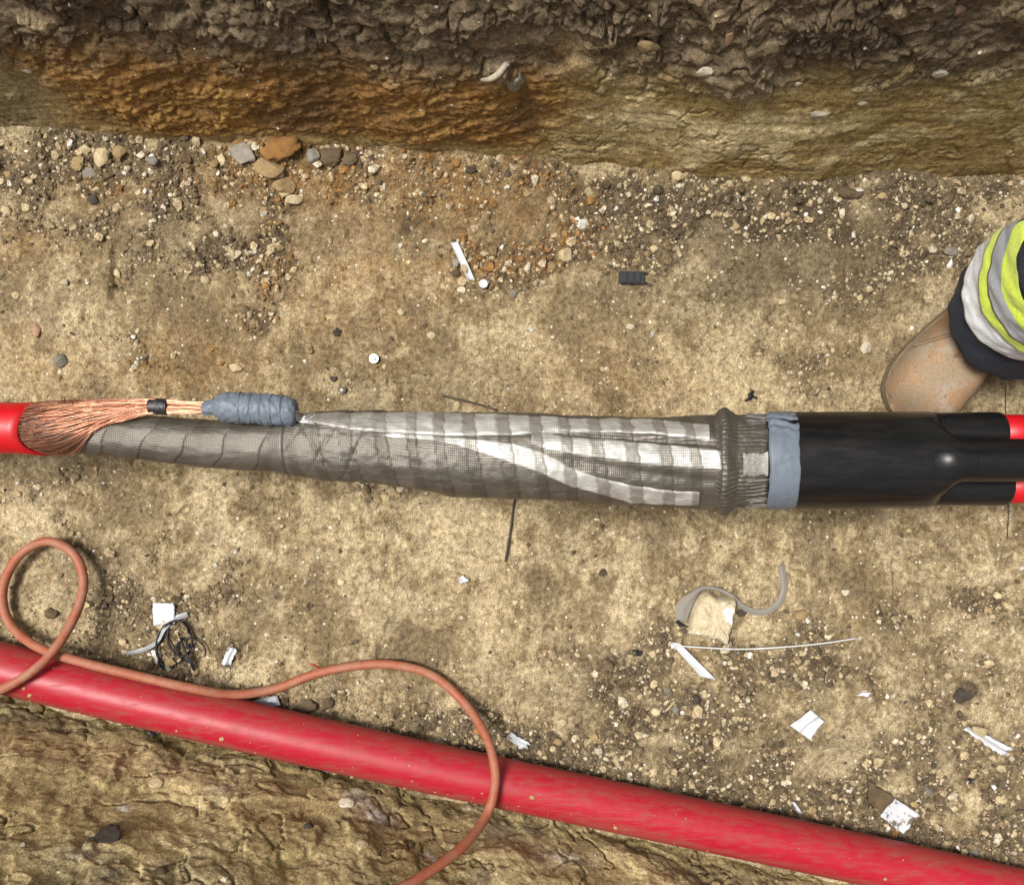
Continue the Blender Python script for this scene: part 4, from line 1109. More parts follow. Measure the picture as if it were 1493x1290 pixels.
# dark and red core seen under the frayed end
V, F, *_ = tube([(X_of(1060), float(cyl(1060)), ZA), (X_of(1130), float(cyl(1130)), ZA)], 62.5 * KP, 40)
mk('inner_core', V, F, M_BTAPE, JOINT)

# grey tape band
def tape_band():
    n = 180; th = np.arange(n) / n * 2 * math.pi - math.pi
    A = np.linspace(0, 1, 22)
    AA, TH = np.meshgrid(A, th, indexing='ij')
    bow = -13 * np.clip(np.cos(TH), -.3, 1) + 2 * fbm(TH * 1.5, TH * 0, 2, 98)
    PX = 1116 + 43 * AA + bow + 0.9 * fbm(TH * 4, AA * 2, 2, 97) * (AA > 0.5)
    wr = np.exp(-((TH - 0.95) / 0.28) ** 2)
    rr = (70.5 + 1.0 * np.sin(AA * math.pi)) * KP + wr * 0.0022 * np.sin(AA * 5 + TH * 28 + 2 * fbm(AA * 3, TH * 4, 2, 99)) + 0.0006 * fbm(AA * 4, TH * 4, 2, 96) + 0.0007 * sstep(0.0, 0.01, TH + 0.12 - 0.25 * AA) * (TH < 1.2)
    rr = rr * sstep(-0.08, 0.03, AA) ** 0.1 - 0.003 * (AA < 0.001) - 0.003 * (AA > 0.999)
    V = np.stack([X_of(PX), cyl(PX) + rr * np.sin(TH), ZA + rr * np.cos(TH)], -1)
    mk('grey_tape_band', V.reshape(-1, 3), grid_faces(len(A), n, True), M_GTAPE, JOINT)['label'] = 'wide grey tape band holding the mesh end'
tape_band()

# black three-way breakout
FR = 0.0268
yc0 = float(cyl(1390))
FING = [(0.0, 0.0358), (0.0335, -0.020), (-0.0325, -0.020)]   # (dy, dz): top, far, near
def trefoil(th, blend):
    """radius of the outline through three fingers at angle th"""
    d = np.array([math.sin(0), 0]); best = np.zeros_like(th)
    for (dy, dz) in FING:
        ex, ez = np.sin(th), np.cos(th)
        pr = ex * dy + ez * dz; q = dy * dy + dz * dz - pr * pr
        rr = np.where(q < FR * FR, pr + np.sqrt(np.clip(FR * FR - q, 0, None)), 0)
        best = np.maximum(best, rr)
    hull = np.full_like(th, 0)
    for (dy, dz) in FING: hull = np.maximum(hull, np.sin(th) * dy + np.cos(th) * dz + FR)
    best = np.maximum(best, 0.030)
    return best * (1 - blend) + np.minimum(hull, 0.0632) * blend
n = 160; th = np.arange(n) / n * 2 * math.pi - math.pi
prof = [(1125, 0), (1160, 0), (1220, 0), (1280, 0.0), (1320, 0.03), (1340, .10), (1352, .25), (1364, .50), (1374, .75), (1384, .95), (1390, 1.0)]
rings = []
P = crom([(a, b, 0) for a, b in prof], 5)
for a, b, _ in P:
    r0 = 70.5 * KP - 0.0006 * (a - 1135) / 250
    tre = trefoil(th, max(0.0, 1.0 - max(0, (b - 0.35) / 0.6)))
    rr = r0 * (1 - sstep(0, .6, b)) + tre * sstep(0, .6, b)
    sl = 9 * (1 - np.cos(th)) * sstep(0.3, 1, b)               # shoulders end earlier on the two lower fingers
    pxx = a - sl * 1.4 + 0 * th
    rr = rr + 0.0005 * fbm(th * 2, th * 0 + a / 40, 2, 88) + 0.0005 * fbm(np.cos(th) * 7, np.sin(th) * 7 + a / 160, 2, 89)
    rings.append(np.stack([X_of(pxx), np.interp(a, [1135, 1390], [float(cyl(1135)), yc0]) + rr * np.sin(th), ZA + rr * np.cos(th)], -1))
V = np.array(rings).reshape(-1, 3); F = [tuple(q) for q in grid_faces(len(rings), n, True)]
F.append(tuple(range((len(rings) - 1) * n, len(rings) * n)))
BRK = mk('breakout_boot', V, F, M_BLACK, JOINT)
BRK['label'] = 'glossy black heat-shrink boot branching into three fingers'
ends = [1497, 1458, 1466]
for (dy, dz), e in zip(FING, ends):
    zz = ZA + dz; kk = (CAMH - zz) / 1300
    x0 = X_of(1330); x1 = (e - 746.5) * kk
    pts = [(x0, yc0 + dy * .97, zz), (x0 + .03, yc0 + dy, zz)] + [(x0 + .03 + (x1 - x0 - .03) * q, yc0 + dy * (1 + .03 * q), zz) for q in (.3, .6, .85, .96, .99, 1.0)]
    V, F, *_ = tube(pts, np.array([FR - .001, FR, FR, FR, FR * .99, FR * .985, FR * .96, FR * .91]), 48)
    mk('finger', V, F, M_BLACK, BRK)
    X2 = np.concatenate([np.linspace(x1 - .02, x1 + .3, 8), np.linspace(x1 + .5, 3.9, 12)])
    pts = [(x, yc0 + dy * (1.03 + .3 * max(0, x - x1)), zz - 0.03 * max(0, x - x1 - .3) * (1 if x < 2 else 1) + 0.0) for x in X2]
    V, F, *_ = tube(pts, FR * 0.86, 36)
    mk('cable_core', V, F, M_REDC, JOINT)

# red outer sheath at the left
xe = X_of(67); sx = [-3.9, -2.5, -1.6, -1.0, -.8, xe - .06, xe - .03, xe - .012, xe]
def sheath():
    outer = []; n = 64; th = np.arange(n) / n * 2 * math.pi
    R0, T = 0.0328, 0.0032
    rings = []
    for k, x in enumerate(sx):
        rings.append((x, R0 + (0.0008 if k >= 7 else 0)))
    rings += [(xe + .0008, R0 - T * .5), (xe - .001, R0 - T), (xe - .05, R0 - T - .0005)]
    V = []
    for x, r in rings:
        px = px_of(x); wob = 0.002 * np.sin(3 * th + 1) * (1 if x > xe - .02 else 0)
        if x > xe - .06: wob = wob - 0.020 * np.clip(np.cos(th), 0, 1) ** 1.4 * sstep(xe - .06, xe - .012, x)
        V.append(np.stack([x + wob, np.full(n, float(cyl(px))) + r * np.sin(th), ZA + r * np.cos(th)], -1))
    V = np.array(V).reshape(-1, 3)
    return mk('cable_sheath', V, grid_faces(len(rings), n, True), M_REDC, JOINT)
sheath()['label'] = 'red outer sheath cut open at the left'
V, F, *_ = tube([(X_of(5), float(cyl(5)), ZA), (X_of(56), float(cyl(56)), ZA)], 0.0262, 40)
mk('inner_screen', V, F, M_BTAPE, JOINT)
# white crumbs of swelling tape at the cut
parts = []
for k in range(16):
    t = random.uniform(-1.4, 1.4); V, F = rock(500 + k, 1, 4); s = random.uniform(.0008, .002)
    px = random.uniform(60, 72); rr = 0.0285
    parts.append((V * s + np.array([X_of(px), float(cyl(px)) + rr * math.sin(t), ZA + rr * math.cos(t)]), [tuple(f) for f in F]))
V, F = join(parts); mk('sheath_scraps', V, F, M_PAPER, JOINT, smooth=False)['kind'] = 'stuff'

# copper screen wires: fan out of the sheath, gather to a bundle on the far side
parts = []; tone = []
bx0 = W(226, 592.5, .196); bx1 = W(303, 595, .200)
NW = 66
for i in range(NW):
    t = -1.75 + 3.5 * (i + random.uniform(-.3, .3)) / (NW - 1)
    px0 = 22; r0 = 0.0282
    S = np.array([X_of(px0), float(cyl(px0)) + r0 * math.sin(t), ZA + r0 * math.cos(t)])
    # position in the bundle keeps the order round the cable
    q = (i / (NW - 1)) * 2 - 1; lay = random.uniform(-1, 1)
    bo = np.array([0, 0.0085 * q, 0.0050 * lay * math.sqrt(max(0, 1 - q * q * .8)) + .001])
    B = np.array(bx0[:]) + bo; E = np.array(bx1[:]) + bo * 0.8
    lag = 0.5 * (1 - q)
    c1 = S + np.array([0.050 + 0.028 * lag, 0.010 * math.sin(t), 0.010 * math.cos(t) + random.uniform(0, .004)])
    c2 = B - np.array([0.070 - 0.012 * lag + random.uniform(-.008, .008), 0.004 * (1 - q), 0.0 - .004 * random.random()])
    pts = []
    for u in np.linspace(0, 1, 22):
        p = (1 - u) ** 3 * S + 3 * (1 - u) ** 2 * u * c1 + 3 * (1 - u) * u * u * c2 + u ** 3 * B
        pts.append(p)
    pts += [B + (E - B) * u for u in (.25, .5, .75, 1.0)]
    lift = random.uniform(0.0008, 0.0065)
    for j, p in enumerate(pts):
        px = px_of(p[0]); yc = float(cyl(px)); rr = float(srad(px)) + 0.0006 + lift * min(1, j / 6)
        if px < 66: rr = min(rr, 0.0284)
        d = np.array([p[1] - yc, p[2] - ZA]); L = np.linalg.norm(d)
        if L < rr: d = d / L * rr; p[1] = yc + d[0]; p[2] = ZA + d[1]
        wv = 0.0006 * math.sin(j * 1.1 + i * 2.3); p[1] += wv
    v, f, *_ = tube(pts, 0.00064, 6, False)
    parts.append((v, f)); tone.append(random.random() ** 0.9 * (0.45 + 0.55 * random.random()) * (0.15 + 0.85 * sstep(0.0, 0.55, np.linspace(0, 1, len(v)))))
for k in range(9):   # short curled ends at the sheath
    c = np.array(W(random.uniform(75, 112), random.uniform(582, 592), .19)[:]); r_ = random.uniform(.003, .007)
    a0 = random.uniform(0, 6)
    pts = [c + np.array([r_ * math.cos(a0 + a) + .002 * a, r_ * math.sin(a0 + a), .0015 * a]) for a in np.linspace(0, random.uniform(3, 7), 14)]
    v, f, *_ = tube(pts, 0.00035, 4, False); parts.append((v, f)); tone.append(np.full(len(v), 0.05))
V, F = join(parts)
mk('copper_wires', V, F, M_COPPER, JOINT, attrs={'tone': np.concatenate(tone)})['kind'] = 'stuff'

# black tape round the wires
def lathe(name, pts_r, mat, n=40, sy=1.0, lump=0.0, seed=0, parent=JOINT, per=6):
    """pts_r: list of (px, py, z, radius m)"""
    P = crom([(*W(a, b, z), r) for a, b, z, r in pts_r], per)
    m = len(P); th = np.arange(n) / n * 2 * math.pi
    V = []
    for i, p in enumerate(P):
        rr = p[3] + lump * fbm(th * 2 + 0.0, th * 0 + i * .25, 2, seed)
        V.append(np.stack([np.full(n, p[0]) + 0, p[1] + rr * np.sin(th), p[2] + sy * rr * np.cos(th)], -1))
    V = np.array(V).reshape(-1, 3); F = [tuple(q) for q in grid_faces(m, n, True)]
    F.append(tuple(range(n))[::-1]); F.append(tuple(range((m - 1) * n, m * n)))
    return mk(name, V, F, mat, parent)
lathe('black_tape_band', [(217, 592.5, .196, .0086), (219, 592.5, .196, .0098), (225, 592.5, .196, .0098), (231, 592.6, .196, .0102), (238, 593, .197, .0099), (243, 593, .197, .0099), (245, 593, .197, .0085)], M_BTAPE, 32, 0.8, 0.0007, 4)
# grey taped connector: spiral turns of stretched tape
prof = [(295, 595, .0055), (298, 595, .0082), (306, 594.5, .0092), (312, 594, .0100), (316, 593.6, .0125), (320, 593.4, .0158), (326, 593.4, .0176), (334, 593.5, .0186)]
for k in range(5):
    x = 340 + k * 15
    prof += [(x, 594 + k * .9, .0190 + .0004 * (k % 2)), (x + 10, 594.6 + k * .9, .0194 - .0003 * (k % 3)), (x + 13.2, 594.8 + k * .9, .0190), (x + 14.2, 594.8 + k * .9, .0181)]
prof += [(415, 599.5, .0184), (424, 600, .0176), (430, 600.3, .0152), (433, 600.5, .0105), (431, 600.5, .006)]
CON = lathe('taped_connector', [(a, b, .202, r) for a, b, r in prof], M_GTAPE, 56, 0.95, 0.0016, 12, per=5)
CON['label'] = 'grey tape wrapped connector on the copper wires'
# tinned braid tail leaving the connector
parts = []
for k in range(26):
    a = random.uniform(-1, 1); b = random.uniform(-1, 1)
    p0 = W(427, 603 + 7 * a, .203 + .004 * b); t1_ = theta_of(452, 610 + 6 * a)
    q1 = sleeve_pt(np.array(447.0), np.array(t1_), .0018); q2 = sleeve_pt(np.array(468.0), np.array(theta_of(468, 611 + 8 * a)), .001)
    mid = (np.array(p0[:]) + q1) / 2 + np.array([0, 0, .002])
    parts.append(tube(crom([p0[:], mid, q1, q2], 4), .0006, 4, False)[:2])
V, F = join(parts); mk('braid_tail', V, F, M_STEEL, JOINT)['kind'] = 'stuff'

# ------------------------------------------------------------------ PERSON: boot and trouser leg
ANK = np.array([0.665, 0.172]); AX = np.array([-0.65, -0.76]); AX /= np.linalg.norm(AX); BX = np.array([AX[1], -AX[0]])
PER = empty('person', (ANK[0], ANK[1], fz(*ANK)), 'worker in dusty tan boot and navy trousers with yellow hi-vis bands', 'person')
zb = fz(*ANK) - 0.002
LT = np.linspace(0, 1, 56)
def bw(t):  # half width of the boot outline
    base = np.interp(t, [0, .1, .25, .4, .55, .7, .82, .92, 1.0], [.036, .040, .039, .041, .048, .0545, .0545, .048, .038])
    endc = np.sqrt(np.clip(1 - ((t - .86) / .14).clip(0, 1) ** 2.3, 0, 1)) * np.sqrt(np.clip(1 - ((.10 - t) / .10).clip(0, 1) ** 2.2, 0, 1))
    return 1.0 * base * endc
def bh(t):
    base = np.interp(t, [0, .15, .3, .4, .5, .6, .72, .85, 1.0], [.125, .15, .15, .142, .118, .098, .086, .080, .058])
    return base * np.clip(1 - ((t - .86) / .14).clip(0, 1) ** 3.2, 0.05, 1)
def boot_xy(t, s):
    c = ANK + AX * (t * 0.288 - 0.095) + np.array([0.021, 0.004])
    c = c + BX * (0.010 * math.sin(t * 3.0))
    return c[None] + BX[None] * s[:, None]
Vb = []; m = 28
for t in LT:
    a = np.linspace(0, math.pi, m)
    wv = float(bw(np.array(t))); h = float(bh(np.array(t)))
    s = wv * np.sign(np.cos(a)) * np.abs(np.cos(a)) ** 0.72
    z = 0.018 + (h - 0.018) * np.sin(a) ** 0.80
    crease = 0.0016 * float(perlin(np.array(t * 14), np.array(2.2), 5)) * np.sin(a) + 0.0022 * math.sin(t * 95) * np.sin(a) * math.exp(-((t - .56) / .06) ** 2)
    xy = boot_xy(t, s)
    Vb.append(np.concatenate([xy, (zb + z + crease)[:, None]], 1))
Vb = np.array(Vb).reshape(-1, 3); Fb = [tuple(f) for f in grid_faces(len(LT), m)] + [tuple(range(m)), tuple(range((len(LT) - 1) * m, len(LT) * m))[::-1]]
BOOT = mk('boot', Vb, Fb, M_BOOT, PER)
BOOT['label'] = 'dusty tan leather work boot'
# sole
ring = []
for t in LT: ring.append(boot_xy(t, np.array([float(bw(np.array(t))) + .0015]))[0])
for t in LT[::-1]: ring.append(boot_xy(t, np.array([-float(bw(np.array(t))) - .0015]))[0])
ring = np.array(ring); k = len(ring)
V = np.concatenate([np.c_[ring, np.full(k, zb)], np.c_[ring, np.full(k, zb + .021)]]); F = [(i, (i + 1) % k, k + (i + 1) % k, k + i) for i in range(k)] + [tuple(range(k, 2 * k)), tuple(range(k))[::-1]]
mk('sole', V, F, M_SOLE, BOOT, smooth=False)
# toe and vamp seams
def boot_surf(t, ang):
    wv = float(bw(np.array(t))); h = float(bh(np.array(t)))
    s = wv * np.sign(math.cos(ang)) * abs(math.cos(ang)) ** 0.72; z = .018 + (h - .018) * math.sin(ang) ** .8
    xy = boot_xy(t, np.array([s]))[0]; return (xy[0], xy[1], zb + z + .0006)
for tm, cur in ((.60, .10), (.63, .10)):
    pts = [boot_surf(tm - cur * math.cos(2 * (a - math.pi / 2)) * .8 + .0, a) for a in np.linspace(.25, math.pi - .25, 40)]
    V, F, *_ = tube(pts, .0007, 5); mk('seam', V, F, M_SEAM, BOOT)
# brass lace ring
c = Vector(boot_surf(.585, 1.25)); pts = [c + Vector((.0075 * math.cos(a), .006 * math.sin(a), .003 + .002 * math.cos(a))) for a in np.linspace(0, 2 * math.pi, 25)]
V, F, *_ = tube(pts, .0013, 8, False); mk('lace_ring', V, F, M_BRASS, BOOT)
# pull strap at the side
pts = [boot_surf(.30, 2.9), boot_surf(.36, 2.95), boot_surf(.44, 2.98)]
V, F, *_ = tube(crom([(p[0] - .004, p[1] + .003, p[2] + .02) for p in pts], 5), .006, 8); mk('boot_pull', V, F, M_BTAPE, BOOT)

LEGC = [(.10, .666, .168, .084), (.13, .665, .170, .087), (.18, .660, .183, .085), (.24, .660, .186, .086), (.31, .664, .186, .085), (.38, .668, .186, .082), (.50, .672, .190, .080), (.62, .68, .205, .086), (.80, .69, .25, .098), (.98, .69, .25, .105)]
def leg_piece(name, z0, z1, mat, off, label, seed, step=.004, lip=True, bag=0.0045):
    zs = np.arange(z0, z1 + step / 2, step); n = 120; th = np.arange(n) / n * 2 * math.pi
    if lip: zs = np.concatenate([[zs[0] + .008], [zs[0] + .001], zs])
    ZZ, TH = np.meshgrid(zs, th, indexing='ij')
    lz = [q[0] for q in LEGC]
    cx = np.interp(ZZ, lz, [q[1] for q in LEGC]); cy = np.interp(ZZ, lz, [q[2] for q in LEGC]); rr = np.interp(ZZ, lz, [q[3] for q in LEGC])
    fold = bag * fbm(np.cos(TH) * 1.6 + 4, np.sin(TH) * 1.6 + ZZ * 9, 3, 700) + 0.0022 * fbm(np.cos(TH) * 3 + 4 + ZZ * 30, np.sin(TH) * 3 + ZZ * 40, 2, 701)
    fold = fold + 0.006 * np.exp(-((TH - 2.35) / .22) ** 2) - 0.010 * np.exp(-((TH - 2.05) / .16) ** 2)
    tilt = 0.026 if seed > 1 else 0.0
    zz = ZZ + 0.004 * np.sin(TH + 1) - tilt * np.cos(TH - 2.5) + 0.003 * fbm(np.cos(TH) * 2, np.sin(TH) * 2 + seed, 2, 702)
    rr = rr + fold + off
    if lip: rr[0] -= .006; rr[1] -= .0025
    V = np.stack([cx + rr * np.cos(TH), cy + rr * np.sin(TH), zz], -1).reshape(-1, 3)
    F = [tuple(q) for q in grid_faces(len(zs), n, True)]
    if z1 > .9: F.append(tuple(range((len(zs) - 1) * n, len(zs) * n)))
    o = mk(name, V, F, mat, PER)
    if label: o['label'] = label
    return o
LEG = leg_piece('trouser_leg', .118, .96, M_NAVY, 0, 'navy work trouser leg', 1)
leg_piece('reflective_band', .188, .238, M_SILV, .0030, 'wide silver reflective band at the trouser hem', 2, .003, bag=.0045)
leg_piece('hi_vis_band', .234, .312, M_YEL, .0060, 'fluorescent yellow band round the trouser leg', 3, .003)
leg_piece('reflective_stripe', .256, .284, M_GREYT, .0078, 'grey reflective stripe on the yellow band', 4, .003)
# ankle inside the boot
V, F, *_ = tube([(.672, .172, .08), (.667, .176, .14), (.663, .185, .2)], np.array([.044, .046, .046]), 24)
mk('boot_shaft', V, F, M_BOOT, BOOT)

# ------------------------------------------------------------------ LITTER
def sheet(name, quad, mat, label, cat, n=12, thick=0.0007, curl=0.002, lift=0.0015, seed=0, fold=None, jag=0.0, group=None, parent=None):
    """four photo corners in order; the piece lies on the floor with its own curl"""
    Q = [np.array(q, float) for q in quad]
    V = []; a = np.linspace(0, 1, n)
    for u in a:
        for v in a:
            p = (Q[0] * (1 - u) + Q[1] * u) * (1 - v) + (Q[3] * (1 - u) + Q[2] * u) * v
            ed = min(u, 1 - u, v, 1 - v)
            if jag and ed < 1e-6: p = p + jag * np.array([perlin(np.array(p[0] * .35), np.array(p[1] * .35), seed), perlin(np.array(p[1] * .35), np.array(p[0] * .35), seed + 1)]).ravel()
            P = on_floor(p[0], p[1])
            V.append([P.x, P.y, P.z, u, v])
    V = np.array(V)
    zm = V[:, 2].mean(); plane = np.c_[V[:, 0] - V[:, 0].mean(), V[:, 1] - V[:, 1].mean(), np.ones(len(V))]
    co, *_ = np.linalg.lstsq(plane, V[:, 2], rcond=None); fit = plane @ co
    z = np.maximum(fit + 0.002, 0.6 * fit + 0.4 * V[:, 2] + .001) + lift + curl * fbm(V[:, 3] * 1.3 + seed, V[:, 4] * 1.3, 2, seed) + curl * 2.2 * (V[:, 3] - .5) ** 2
    if fold: z = z + fold * np.exp(-((V[:, 3 if seed % 2 else 4] - .42) / .1) ** 2)
    z = np.maximum(z, V[:, 2] + .0006)
    top = np.c_[V[:, :2], z + thick]; bot = np.c_[V[:, :2], z]
    N = n * n; F = grid_faces(n, n)
    nrm = np.cross(top[n] - top[0], top[1] - top[0])
    if nrm[2] > 0: Ft, Fb_ = F[:, ::-1], F + N
    else: Ft, Fb_ = F, F[:, ::-1] + N
    per = [i * n for i in range(n)] + [(n - 1) * n + j for j in range(1, n)] + [i * n + n - 1 for i in range(n - 2, -1, -1)] + [j for j in range(n - 2, 0, -1)]
    side = [(per[i], per[(i + 1) % len(per)], per[(i + 1) % len(per)] + N, per[i] + N) for i in range(len(per))]
    faces = [tuple(f) for f in Ft] + [tuple(f) for f in Fb_] + side
    o = mk(name, np.concatenate([top, bot]), faces, mat, parent)
    if label: tag(o, label, cat, group)
    return o
sheet('paper_strip', [(657, 355), (668, 354), (693, 410), (681, 407)], M_PAPER, 'white pointed paper strip with a small stone on it above the joint', 'paper', 14, curl=.003, seed=3, lift=.004)
stone(677, 393, 12, 13, 'cream', 'cream stone lying on the white pointed paper strip', dz=.006)
sheet('paper_strip', [(976, 935), (990, 936), (1044, 990), (1020, 984)], M_PAPER, 'slanted white strip under the silver wire end', 'paper', 14, curl=.003, seed=5, lift=.004)
sheet('paper_scrap', [(1180, 1032), (1200, 1050), (1178, 1075), (1150, 1056)], M_PAPER, 'folded white paper scrap on gravel at lower right', 'paper', 14, curl=.004, fold=.005, seed=7, thick=.001)
sheet('paper_scrap', [(1247, 1012), (1256, 1008), (1268, 1008), (1264, 1014)], M_PAPER, 'tiny white paper chip right of folded scrap', 'paper', 6, curl=.002, seed=8)
sheet('paper_strip', [(1400, 1060), (1409, 1057), (1474, 1090), (1455, 1098)], M_PAPER, 'crumpled white strip with a cream stone at lower right', 'paper', 16, curl=.006, fold=.004, seed=9, jag=2.5)
stone(1423, 1063, 21, 14, 'cream', 'cream stone lying on the crumpled white strip', dz=.007)
sheet('soiled_square', [(1300, 1159), (1337, 1184), (1315, 1213), (1281, 1187)], M_DIRTYPAPER, 'white square soiled with mud specks beside the duct', 'paper', 16, curl=.002, seed=11, lift=.005)
sheet('mud_flake', [(1264, 1136), (1300, 1158), (1286, 1182), (1262, 1166)], ST['brown'], 'flat brown mud flake beside the soiled white square', 'mud flake', 10, thick=.004, curl=.003, seed=12, jag=3)
sheet('plastic_shard', [(1152, 1166), (1158, 1168), (1170, 1185), (1163, 1184)], M_PAPER, 'curved white shard above the duct at lower right', 'scrap', 8, curl=.004, seed=13)
sheet('plastic_shard', [(1106, 1176), (1108, 1178), (1113, 1192), (1088, 1190)], M_CLEAR, 'pale triangular scrap tucked against the duct', 'scrap', 8, curl=.002, seed=14, lift=.006)
sheet('white_tile', [(225, 878), (256, 878), (257, 908), (226, 911)], M_PAPER, 'square white tile piece above the black tie tangle', 'tile', 12, thick=.002, curl=.0006, seed=15, jag=1.2)
sheet('paper_scrap', [(334, 942), (348, 946), (338, 968), (325, 967)], M_PAPER, 'crumpled white scrap right of the black tie tangle', 'paper', 10, curl=.006, fold=.004, seed=17, jag=2)
sheet('paper_scrap', [(668, 842), (676, 838), (684, 846), (672, 850)], M_PAPER, 'tiny white crumb of paper below the mesh sleeve', 'paper', 7, curl=.003, seed=18, jag=2)
sheet('paper_scrap', [(732, 1068), (748, 1066), (775, 1083), (760, 1090)], M_PAPER, 'torn white scrap beside the hose bend', 'paper', 10, curl=.005, fold=.004, seed=19, jag=4)
sheet('plastic_film', [(365, 1020), (405, 1012), (412, 1024), (380, 1034)], M_CLEAR, 'cloudy plastic film under the hose beside duct', 'plastic film', 10, curl=.003, seed=20, lift=.004)

def film_wall(quad, seed, label):
    n = 12; a = np.linspace(0, 1, n); Q = [np.array(wall_pt(NEAR, *q)[:]) for q in quad]; V = []
    for u in a:
        for v in a:
            p = (Q[0] * (1 - u) + Q[1] * u) * (1 - v) + (Q[3] * (1 - u) + Q[2] * u) * v
            V.append(p + np.array([0, .006 + .004 * float(fbm(np.array(u * 2 + seed), np.array(v * 2.), 2, seed)), .004]))
    V = np.array(V); top = V; bot = V - np.array([0, .0008, .0004]); F = grid_faces(n, n); N = n * n
    o = mk('plastic_film', np.concatenate([top, bot]), [tuple(f) for f in F] + [tuple(f) for f in F[:, ::-1] + N], M_CLEAR)
    tag(o, label, 'plastic film')
film_wall([(207, 1062), (222, 1058), (238, 1072), (222, 1078)], 1, 'crumpled cloudy film poking out under duct at left')
film_wall([(420, 1103), (478, 1114), (492, 1126), (440, 1116)], 2, 'cloudy plastic film edge under the duct')

# white cap
def disc(name, px, py, r, h, mat, label, cat, n=28, inset=0.12):
    p = on_floor(px, py, .004); th = np.arange(n) / n * 2 * math.pi; V = []
    for rr, zz in ((r * .98, 0), (r, h * .5), (r, h * .8), (r * (1 - inset * .4), h), (r * (1 - inset * 1.4), h * .9), (r * .3, h * .92)):
        V.append(np.c_[p.x + rr * np.cos(th), p.y + rr * np.sin(th), np.full(n, p.z + zz)])
    V = np.concatenate(V); F = [tuple(f) for f in grid_faces(6, n, True)] + [tuple(range(5 * n, 6 * n))]
    return tag(mk(name, V, F, mat), label, cat)
disc('bottle_cap', 705, 414, .0065, .004, M_PAPER, 'small round white cap beside the white paper strip', 'cap')

def nut(px, py, r, label, tilt):
    p = on_floor(px, py, .003)
    e = empty('hex_nut', p, label, 'nut')
    bm = bmesh.new(); n = 48; hgt = r * .85
    th = np.arange(n) / n * 2 * math.pi
    hexr = r * .87 / np.cos((th % (math.pi / 3)) - math.pi / 6)
    rings = [(hexr * .97, 0), (hexr, hgt * .12), (hexr, hgt * .85), (np.minimum(hexr, r * .90), hgt), (np.full(n, r * .55), hgt), (np.full(n, r * .50), hgt * .8), (np.full(n, r * .50), 0)]
    V = np.concatenate([np.c_[a * np.cos(th), a * np.sin(th), np.full(n, z)] for a, z in rings])
    Rm = np.array(Matrix.Rotation(tilt, 3, 'X') @ Matrix.Rotation(.4, 3, 'Z'))
    V = V @ Rm.T + np.array(p[:])
    mk('nut_body', V, [tuple(f) for f in grid_faces(len(rings), n, True)], M_STEEL, e, smooth=False)
    rings = [(r * .47, 0), (r * .47, hgt * 1.02), (r * .40, hgt * 1.12), (r * .1, hgt * 1.14)]
    V = np.concatenate([np.c_[a * np.cos(th), a * np.sin(th), np.full(n, z)] for a, z in rings]) @ Rm.T + np.array(p[:])
    mk('bolt_end', V, [tuple(f) for f in grid_faces(4, n, True)] + [tuple(range(3 * n, 4 * n))], M_PALEWIRE, e)
nut(546, 523, .0072, 'bright steel hex nut above the mesh sleeve', .05)
nut(499, 567, .0058, 'smaller tilted steel nut close above the grey connector', .5)

# black clip
p = on_floor(922, 406, .002)
CL = empty('plastic_clip', p, 'ribbed black plastic clip lying in the gravel above joint', 'clip')
def boxm(cx, cy, cz, sx_, sy_, sz_, rot=0, bev=.0008):
    bm = bmesh.new(); bmesh.ops.create_cube(bm, size=1)
    bmesh.ops.scale(bm, verts=bm.verts, vec=(sx_, sy_, sz_)); bmesh.ops.bevel(bm, geom=bm.edges[:], offset=bev, segments=2, affect='EDGES')
    V = np.array([v.co[:] for v in bm.verts]); bm.verts.index_update(); F = [tuple(v.index for v in f.verts) for f in bm.faces]; bm.free()
    c, s = math.cos(rot), math.sin(rot)
    V = np.c_[V[:, 0] * c - V[:, 1] * s + cx, V[:, 0] * s + V[:, 1] * c + cy, V[:, 2] + cz]
    return V, F
V, F = boxm(p.x - .002, p.y, p.z + .004, .036, .018, .008, -.04); mk('clip_body', V, F, M_BSCRAP, CL, smooth=False)
for k in range(3):
    V, F = boxm(p.x - .013 + k * .010, p.y + .0003, p.z + .0095, .0072, .0165, .004, -.04, .001); mk('rib', V, F, M_BSCRAP, CL, smooth=False)
for s in (-1, 1):
    V, F = boxm(p.x + .0165, p.y + s * .0072, p.z + .005, .008, .0032, .007, -.04); mk('prong', V, F, M_BSCRAP, CL, smooth=False)

# wires, sticks
def wire(name, pts, r, mat, label, cat, n=6, per=6, dz=None):
    P = []
    for q in pts:
        p = on_floor(q[0], q[1], (q[2] if len(q) > 2 else 0) + r * .7); P.append(p[:])
    V, F, *_ = tube(crom(P, per), r, n); return tag(mk(name, V, F, mat), label, cat)
wire('tie_wire', [(978, 941, .006), (1020, 944, .010), (1080, 946, .010), (1140, 943, .009), (1200, 937, .009), (1252, 930, .006)],   .0013, M_PALEWIRE, 'thin bent silver wire lying across the gravel', 'wire')
wire('twig', [(752, 718, .004), (748, 745, .002), (744, 775, .001), (737, 818, .001)], .0019, M_ROOT, 'straight dark stick poking out below the mesh sleeve', 'stick')
wire('twig', [(646, 577, .001), (672, 583, .003), (692, 588, .003), (725, 598, .002)], .0016, M_ROOT, 'dark knotted twig just above the mesh sleeve', 'stick')
wire('thin_wire', [(1466, 562, 0), (1466, 590, .001), (1466, 640, .001), (1469, 700, .001), (1470, 740, 0), (1468, 784, 0)], .0008, M_BTAPE, 'thin black wire passing under the red cable cores', 'wire')
wire('straw', [(970, 1037, .002), (977, 1030, .002), (984, 1022, .002)], .0017, ST['cream'], 'short straw piece between two stones below slanted strip', 'straw')
